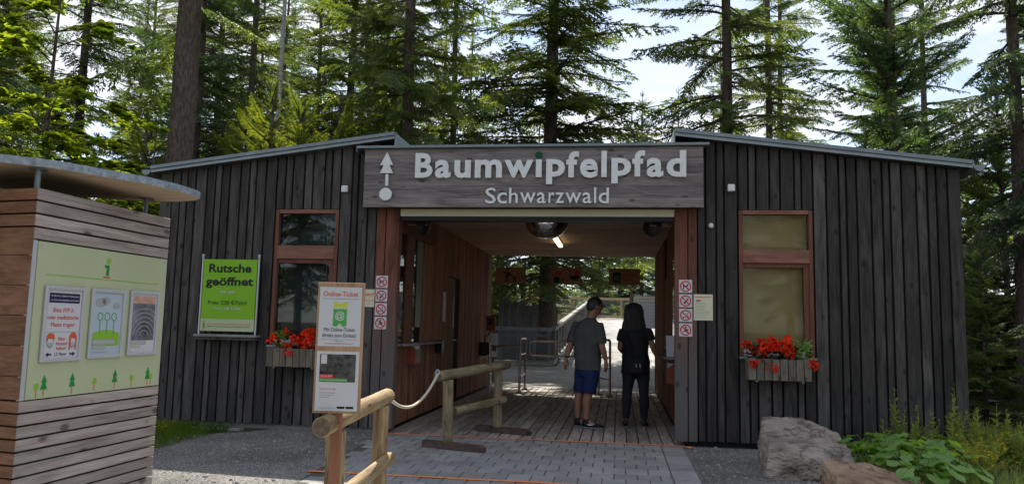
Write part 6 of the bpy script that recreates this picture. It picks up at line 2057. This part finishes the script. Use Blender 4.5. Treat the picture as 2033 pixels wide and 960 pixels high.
def conifer(seed, H, base, Rm, trunk_r, kinds=('fir',), whorl=.42, per=6, dead=6, skip=.12, tr_mat='bark', nd_mat='needles', top_r=.25, ang0=-.12, ang1=.75):
    """returns (trunk mesh incl. limbs, crown mesh)"""
    rnd = np.random.RandomState(seed)
    VS, SV, SQ = [], [], []
    so = 0
    def stick(P, r0, r1):
        nonlocal so
        k = len(P); ring = 4
        for i in range(k):
            t = P[min(i + 1, k - 1)] - P[max(i - 1, 0)]; t = t / (np.linalg.norm(t) + 1e-9)
            a = np.cross(t, [0, 0, 1.0]); a /= np.linalg.norm(a) + 1e-9; b = np.cross(a, t)
            r = r0 + (r1 - r0) * i / (k - 1)
            for j in range(ring):
                an = 2 * math.pi * j / ring
                SV.append(P[i] + (a * math.cos(an) + b * math.sin(an)) * r)
        for i in range(k - 1):
            for j in range(ring):
                SQ.append((so + i * ring + j, so + i * ring + (j + 1) % ring, so + (i + 1) * ring + (j + 1) % ring, so + (i + 1) * ring + j))
        so += k * ring
    z = base
    while z < H - .15:
        t = (z - base) / (H - base)
        prof = (1 - t) ** .85 * (.55 + .45 * min(1, t * 6 + .35))
        for j in range(per):
            if rnd.rand() < skip:
                continue
            az = rnd.uniform(0, 2 * math.pi)
            ln = (Rm * prof + top_r) * rnd.uniform(.62, 1.15)
            zz_ = z + rnd.uniform(-whorl * .5, whorl * .5)
            tpl, ap = TPL[kinds[rnd.randint(len(kinds))]][rnd.randint(4)]
            pitch = ang0 + (ang1 - ang0) * t ** 1.3 + rnd.normal(0, .14)
            roll = rnd.normal(0, .38)
            M = np.array((Matrix.Rotation(az, 3, 'Z') @ Matrix.Rotation(-pitch, 3, 'Y') @ Matrix.Rotation(roll, 3, 'X')))
            org = np.array([0, 0, zz_])
            VS.append((tpl * ln) @ M.T + org)
            stick((ap * ln) @ M.T + org, .012 + .010 * ln, .003)
        z += whorl * rnd.uniform(.8, 1.2)
    for i in range(dead):                              # bare dead branches under the crown
        zz_ = rnd.uniform(max(1.2, base - 4.5), base + .5); az = rnd.uniform(0, 6.28); ln = rnd.uniform(.5, 1.5) * min(1.2, Rm * .6)
        P = np.array([[ln * s * math.cos(az), ln * s * math.sin(az), zz_ - .25 * ln * s * s + rnd.normal(0, .02)] for s in (0, .33, .66, 1)])
        stick(P, .016, .004)
    # trunk
    n, k = 14, 26; off = so
    for i in range(k + 1):
        zz_ = H * i / k; r = trunk_r * (1 - zz_ / H) ** .8 * (1 + .45 * math.exp(-zz_ / .35)) + .012
        for j in range(n):
            a = 2 * math.pi * j / n
            w = 1 + .06 * mnoise.noise((math.cos(a) * 2, math.sin(a) * 2, zz_ * .8 + seed))
            SV.append(np.array([math.cos(a) * r * w + .05 * math.sin(zz_ * .35 + seed), math.sin(a) * r * w, zz_ - .05]))
    for i in range(k):
        for j in range(n):
            SQ.append((off + i * n + j, off + i * n + (j + 1) % n, off + (i + 1) * n + (j + 1) % n, off + (i + 1) * n + j))
    tm = np_mesh('trunk', np.array(SV), np.array(SQ), tr_mat)
    tm.polygons.foreach_set('use_smooth', [True] * len(tm.polygons))
    V = np.concatenate(VS); Q = np.arange(len(V)).reshape(-1, 4)
    cm = np_mesh('crown', V, Q, nd_mat)
    return tm, cm


def tree(name, meshes, x, y, label, group, s=1.0, rz=0.0, mat=None, sz=1.0):
    """sz stretches the height against the spread"""
    e = empty(name, (x, y, -.02), rz); e.scale = (s, s, s * sz)
    tag(e, label, 'tree', group)
    link('trunk', meshes[0], e)
    c = link('crown', meshes[1], e)
    if mat:
        c.material_slots[0].link = 'OBJECT'; c.material_slots[0].material = MATS[mat]
    return e


T_tall = conifer(1, 24, 4.6, 2.6, .17, ('fir', 'droop'), .40, 5, 16, .14)
T_tall2 = conifer(2, 25, 3.6, 2.9, .165, ('droop', 'fir'), .44, 5, 16, .18)
T_lush = conifer(3, 25, 3.0, 3.7, .21, ('fir', 'flat', 'droop'), .40, 6, 10, .12)
T_young = conifer(4, 9.5, .35, 2.5, .10, ('fir', 'flat'), .28, 6, 0, .05, ang0=.05, ang1=.9)
T_sparse = conifer(5, 20, 5.5, 1.8, .12, ('flat', 'droop'), .55, 4, 26, .2, top_r=.3)
T_small = conifer(6, 4.2, .15, 1.35, .05, ('fir', 'flat'), .20, 5, 0, .05, ang0=.15, ang1=.9, nd_mat='needles_yellow')

# trees singled out in the photograph
tree('fir_tree', T_tall, -5.95, 11.2, 'tall fir with bare lower trunk rising behind the left roof peak', 'firs behind the building', 1.12, .4)
tree('fir_tree', T_lush, -2.55, 18.4, 'broad lush fir with thick trunk rising behind the big sign', 'firs behind the building', 1.5, 1.3, None, .72)
tree('fir_tree', T_tall2, 2.85, 11.6, 'dark fir just behind the right roof peak', 'firs behind the building', 1.0, 2.2)
tree('fir_tree', T_sparse, 4.75, 15.8, 'slim fir beside the dark fir behind the right roof', 'firs behind the building', 1.12, .9)
tree('fir_tree', T_young, 6.9, 11.0, 'dense young spruce with boughs hanging over the right roof', 'young spruces by the right wing', 1.55, .2, 'needles_blue')
tree('fir_tree', T_young, 8.6, 9.2, 'shorter young spruce in front of the dense one', 'young spruces by the right wing', .78, 1.9)
tree('fir_tree', T_young, 5.9, 9.8, 'low young spruce peeping over the middle of the right roof', 'young spruces by the right wing', .66, 3.0)
tree('fir_tree', T_young, 9.9, 14.0, 'slighter young spruce behind the dense one', 'young spruces by the right wing', .8, 4.0)
tree('fir_tree', T_young, 4.4, 13.5, 'young spruce peeping over the right roof near its peak', 'young spruces by the right wing', .75, 5.0)
tree('pine_tree', T_sparse, 10.2, 17.5, 'slender bare-stemmed pine behind the dense young spruce', 'firs behind the building', 1.05, 2.6)
tree('fir_tree', T_tall2, 7.7, 6.6, 'fir with shaggy branches at the right end of the building', 'firs at the right end', .80, 3.3, 'needles_blue', 1.1)
tree('fir_tree', T_sparse, .55, 27.5, 'small thin fir seen against the sky between the sign and right roof', 'firs behind the building', .62, .2)
# lower boughs and saplings at the right end
for k, (x, y, s, rz) in enumerate([(6.0, 4.4, .34, .3), (7.2, 4.0, .36, 1.4), (9.2, 6.5, .34, 2.2), (6.9, 7.6, .30, .8), (5.6, 6.6, .30, 2.0), (8.2, 3.2, .33, 2.6)]):
    tree('fir_sapling', T_young, x, y, 'dark fir sapling branching to the ground beside the right wing', 'fir saplings at the right end', s, rz, 'needles_blue' if k % 2 else None)
# left wood
LW = [(-7.4, 16.0, T_tall, 1.0), (-13.5, 13.0, T_tall2, 1.05), (-18.0, 6.0, T_lush, .95), (-10.8, 19.5, T_lush, 1.0), (-19.5, 15.5, T_tall, 1.1), (-7.2, 22.5, T_tall2, 1.05), (-15.0, 19.5, T_tall, 1.1), (-20.5, 9.5, T_lush, 1.0), (-19.0, 24.0, T_lush, 1.05), (-8.6, 33.0, T_sparse, 1.05), (-13.0, 31.0, T_lush, 1.0), (-25.0, 17.0, T_lush, 1.1)]
LW += [(-16, 36, T_tall, 1.0), (-20, 33, T_lush, 1.0), (-24, 38, T_lush, 1.05), (-28, 32, T_lush, 1.0), (-32, 37, T_tall, 1.1), (-36, 30, T_lush, 1.1), (-18, 45, T_lush, 1.1), (-26, 47, T_lush, 1.1), (-12.5, 43, T_tall2, 1.1), (-22, 26, T_tall2, 1.1), (-31, 25, T_lush, 1.0), (-14.5, 25, T_lush, .9)]
r = random.Random(12)
for k, (x, y, T, s) in enumerate(LW):
    lab = 'bare-stemmed fir of the near wood behind the left wing and kiosk' if k < 12 else 'fir in the back rows of the left wood'
    lab = {0: 'fir standing between the pale birch and the left roof peak', 2: 'bushy fir at the outer edge of the wood behind the leafy trees', 1: 'fir right behind the sunlit leafy tree nearest the thick trunk'}.get(k, lab)
    tree('fir_tree', T, x, y, lab, 'firs of the left wood', s, r.uniform(0, 6.28), [None, 'needles_blue', None][k % 3])
# far and right wood
RW = [(15.5, 20, T_tall, 1.0), (6.8, 24, T_tall2, .95), (12.5, 27, T_lush, .9), (18.5, 26, T_tall, 1.0), (4.2, 46, T_sparse, .95), (-1.5, 48, T_tall, .8), (-16.0, 44, T_lush, .9), (8.5, 52, T_tall2, .9), (17, 42, T_lush, 1.0), (23, 24, T_tall2, 1.1), (-2.0, 62, T_lush, .8), (-9, 44, T_young, .9), (-5.5, 47, T_young, 1.0), (7.5, 44, T_young, 1.0), (3.2, 52, T_young, 1.0), (-12, 40, T_young, 1.0), (11, 40, T_young, 1.1), (0, 70, T_lush, .9), (-7, 66, T_lush, 1), (9, 66, T_lush, 1), (1.9, 58, T_lush, .9), (5.6, 34, T_tall, .8)]
for k, (x, y, T, s) in enumerate(RW):
    lab = 'bushy young spruce far beyond the lookout fence' if T is T_young else ('tall fir standing in the distance beyond the lookout fence' if y > 38 else 'tall fir standing well back behind the right wing')
    tree('fir_tree', T, x, y, lab, 'firs of the far wood', s, r.uniform(0, 6.28), [None, None, 'needles_blue'][k % 3])
# the wood goes on behind the viewer; it shows in the panes and the mirror dome
for k, (x, y, T, s) in enumerate([(-18, -32, T_lush, 1), (-11, -35, T_lush, 1), (-4, -33, T_lush, 1), (3, -36, T_lush, 1), (9, -33, T_lush, 1), (16, -35, T_lush, 1), (23, -30, T_lush, 1)]):
    tree('fir_tree', T, x, y, 'fir of the wood facing the entrance, mirrored in the window panes', 'firs facing the entrance', s, r.uniform(0, 6.28))
# sunlit young firs over the left roof and beyond the passage
for k, (x, y, s) in enumerate([(-7.0, 6.4, 1.5), (-8.4, 7.8, 1.65), (-7.3, 9.6, 1.8), (-10.6, 6.4, 1.4), (-9.9, 9.6, 1.7)]):
    tree('fir_sapling', T_small, x, y, 'yellow-green young fir showing over the left roof beside the thick trunk', 'young firs behind the left roof', s, k * 1.3)
for k, (x, y, s) in enumerate([(-4.6, 20.6, 1.0), (-5.6, 22.5, 1.2), (-3.9, 21.6, .9), (-6.5, 20.3, 1.1), (-3.4, 24.5, .95), (-4.9, 24, 1.3)]):
    tree('fir_sapling', T_small, x, y, 'young fir growing behind the grey paling fence', 'young firs behind the paling fence', s, k * 1.7, None if k % 2 else 'needles')
for k, (x, y, s) in enumerate([(-2.9, 41.5, .7), (.6, 42.5, .6), (3.0, 41.5, .9), (-5, 43, .8), (5, 38, .9), (4.6, 30, .8)]):
    tree('fir_sapling', T_small, x, y, 'young fir beyond the lookout fence at the top of the ramp', 'young firs beyond the lookout fence', s * 1.2, k * 1.1)

# thick bare trunk in front of the left wood
def trunk_only(name, x, y, r0, H, mat, label, seed, taper=.25, n=40, k=60, lumps=.03):
    e = empty(name, (x, y, 0)); tag(e, label, 'tree')
    V, Q = [], []
    for i in range(k + 1):
        z = H * i / k; rr_ = r0 * (1 - taper * z / H) * (1 + .5 * math.exp(-z / .4))
        for j in range(n):
            a = 2 * math.pi * j / n
            w = 1 + lumps * mnoise.noise((math.cos(a) * 6, math.sin(a) * 6, z * 2.5 + seed)) + lumps * 1.3 * mnoise.noise((math.cos(a) * 1.5, math.sin(a) * 1.5, z * .5 + seed))
            V.append((math.cos(a) * rr_ * w, math.sin(a) * rr_ * w, z - .03))
    for i in range(k):
        for j in range(n):
            Q.append((i * n + j, i * n + (j + 1) % n, (i + 1) * n + (j + 1) % n, (i + 1) * n + j))
    me = np_mesh('trunk', np.array(V), np.array(Q), mat)
    me.polygons.foreach_set('use_smooth', [True] * len(me.polygons))
    link('trunk', me, e)
    return e
e = trunk_only('spruce_tree', -8.55, 4.35, .265, 22, 'bark', 'thick bare brown trunk standing behind the left end of the roof', 4, .45)
# its few low boughs reaching left, and its high crown
rnd = np.random.RandomState(77); VS = []
for (z, az, ln, pit) in ((5.9, 2.9, 2.2, -.2), (6.6, 3.4, 2.8, -.15), (7.2, 2.4, 2.4, -.1), (8.0, 3.9, 2.6, -.1), (7.6, .2, 1.8, -.2), (8.3, 5.6, 2.3, -.15)):
    tpl, ap = TPL['droop'][rnd.randint(4)]
    M = np.array(Matrix.Rotation(az, 3, 'Z') @ Matrix.Rotation(-pit, 3, 'Y'))
    VS.append((tpl * ln) @ M.T + np.array([0, 0, z]))
for i in range(60):
    z = rnd.uniform(15.0, 21.5); tpl, ap = TPL[('fir', 'droop')[rnd.randint(2)]][rnd.randint(4)]
    M = np.array(Matrix.Rotation(rnd.uniform(0, 6.28), 3, 'Z') @ Matrix.Rotation(rnd.normal(.1, .1), 3, 'Y'))
    VS.append((tpl * (2.2 * (22.5 - z) / 7 + .3) * rnd.uniform(.7, 1.1)) @ M.T + np.array([0, 0, z]))
V = np.concatenate(VS); link('crown', np_mesh('crown', V, np.arange(len(V)).reshape(-1, 4), 'needles'), e)
trunk_only('birch_tree', -9.35, 10.2, .085, 11, 'bark_birch', 'pale birch stem standing in the dark wood behind the left roof', 8, .4, 16, 40, .02)
trunk_only('dead_snag', -4.35, 9.2, .095, 5.75, 'bark_grey', 'broken grey snag standing just behind the left end of the sign', 2, .15, 16, 40, .05)

# young broadleaf tree over the kiosk
def broadleaf(name, x, y, H, Rc, zb, nl, label, seed, mat='broadleaf', leaf=.13, group=None):
    r = random.Random(seed); e = empty(name, (x, y, 0)); tag(e, label, 'tree', group)
    m = MB(); tips = []
    m.tube([(0, 0, 0), (.05, .02, H * .3), (-.03, .05, H * .6), (.08, 0, H)], [.05, .042, .03, .008], 8)
    for i in range(int(H * 5)):
        z = r.uniform(zb, H * .97); a = r.uniform(0, 6.28); t = (z - zb) / (H - zb); ln = Rc * (1 - .65 * t) * r.uniform(.55, 1.1)
        p = [(0, 0, z), (ln * .5 * math.cos(a), ln * .5 * math.sin(a), z + ln * .22), (ln * math.cos(a), ln * math.sin(a), z + ln * .12)]
        m.tube(p, [.014, .009, .003], 5); tips.append(p)
        for q in range(3):
            s_ = r.uniform(.35, .9); b = Vector(p[1]).lerp(Vector(p[2]), (s_ - .3)); a2 = a + r.choice((-1, 1)) * r.uniform(.5, 1.0); l2 = ln * .35
            p2 = [tuple(b), tuple(b + Vector((l2 * .5 * math.cos(a2), l2 * .5 * math.sin(a2), .05))), tuple(b + Vector((l2 * math.cos(a2), l2 * math.sin(a2), -.02)))]
            m.tube(p2, [.007, .005, .002], 4); tips.append(p2)
    m.build('trunk', 'bark', e)
    m = MB(); lv, lf = leaf_poly(1, .5, .18, 2)
    for i in range(nl):
        p = r.choice(tips); t = r.uniform(.2, 1)
        b = Vector(p[0]).lerp(Vector(p[1]), t * 2) if t < .5 else Vector(p[1]).lerp(Vector(p[2]), t * 2 - 1)
        d = (Vector(p[2]) - Vector(p[0])); a = math.atan2(d.y, d.x)
        for s_ in (-1, 1):
            M = Matrix.Translation(b) @ rotm(a + s_ * r.uniform(.4, 1.2), r.uniform(-.5, .35), r.uniform(-.4, .4)) @ Matrix.Scale(leaf * r.uniform(.55, 1.15), 4)
            put(m, lv, lf, M)
    m.build('crown', mat, e)
broadleaf('rowan_tree', -9.2, 1.6, 8.0, 2.0, 1.6, 4200, 'young broadleaf tree with sunlit yellow-green leaves above the kiosk roof', 5, leaf=.16)
broadleaf('rowan_tree', -12.2, .4, 9.0, 2.4, 1.5, 4200, 'young broadleaf tree farthest out behind the kiosk', 15, leaf=.16)
broadleaf('rowan_tree', -10.6, 3.2, 6.5, 1.9, 1.0, 3000, 'young broadleaf tree with sunlit leaves close to the thick trunk', 16, leaf=.15)
broadleaf('rowan_tree', -8.0, 2.6, 4.6, 1.5, 1.0, 2200, 'sunlit leafy shrub at the foot of the thick trunk', 17, leaf=.15)
broadleaf('hazel_shrub', -7.4, .9, 3.6, 1.3, .5, 1300, 'leafy shrub between the kiosk roof and the left wing', 6, leaf=.14, group='leafy shrubs left of the building')
broadleaf('hazel_shrub', -10.3, -.6, 4.4, 1.8, .6, 1800, 'leafy shrub rising behind the kiosk roof', 7, leaf=.14, group='leafy shrubs left of the building')
broadleaf('hazel_shrub', 6.3, 2.2, 2.2, 1.1, .2, 900, 'leafy shrub low beside the right end of the building', 8, leaf=.10, group='leafy shrubs right of the building')
broadleaf('hazel_shrub', 7.4, 1.2, 1.8, 1.0, .2, 800, 'brownish leafy shrub behind the yellow-tipped weeds', 9, 'dry_brown', leaf=.09, group='leafy shrubs right of the building')
broadleaf('hazel_shrub', -1.6, 40.5, 2.9, 1.6, .8, 900, 'yellow-green shrub behind the lookout fence', 10, leaf=.16, group='leafy shrubs behind the ramp')
broadleaf('hazel_shrub', .3, 40.8, 2.9, 1.6, .8, 900, 'yellow-green shrub behind the lookout fence', 11, leaf=.16, group='leafy shrubs behind the ramp')

# distant hills
m = MB(); n = 60; vs = []; fs = []
for i in range(n + 1):
    x = lerp(-900, 900, i / n)
    h = 26 + 14 * mnoise.noise((x * .004, 1.3, 0)) + 6 * mnoise.noise((x * .013, 4.3, 0))
    vs += [(x, 560, -1), (x, 640, h), (x, 800, -1)]
for i in range(n):
    fs += [(3 * i, 3 * i + 3, 3 * i + 4, 3 * i + 1), (3 * i + 1, 3 * i + 4, 3 * i + 5, 3 * i + 2)]
m.add(vs, fs, 0, True); structure(m.build('hill', 'hill_green'))
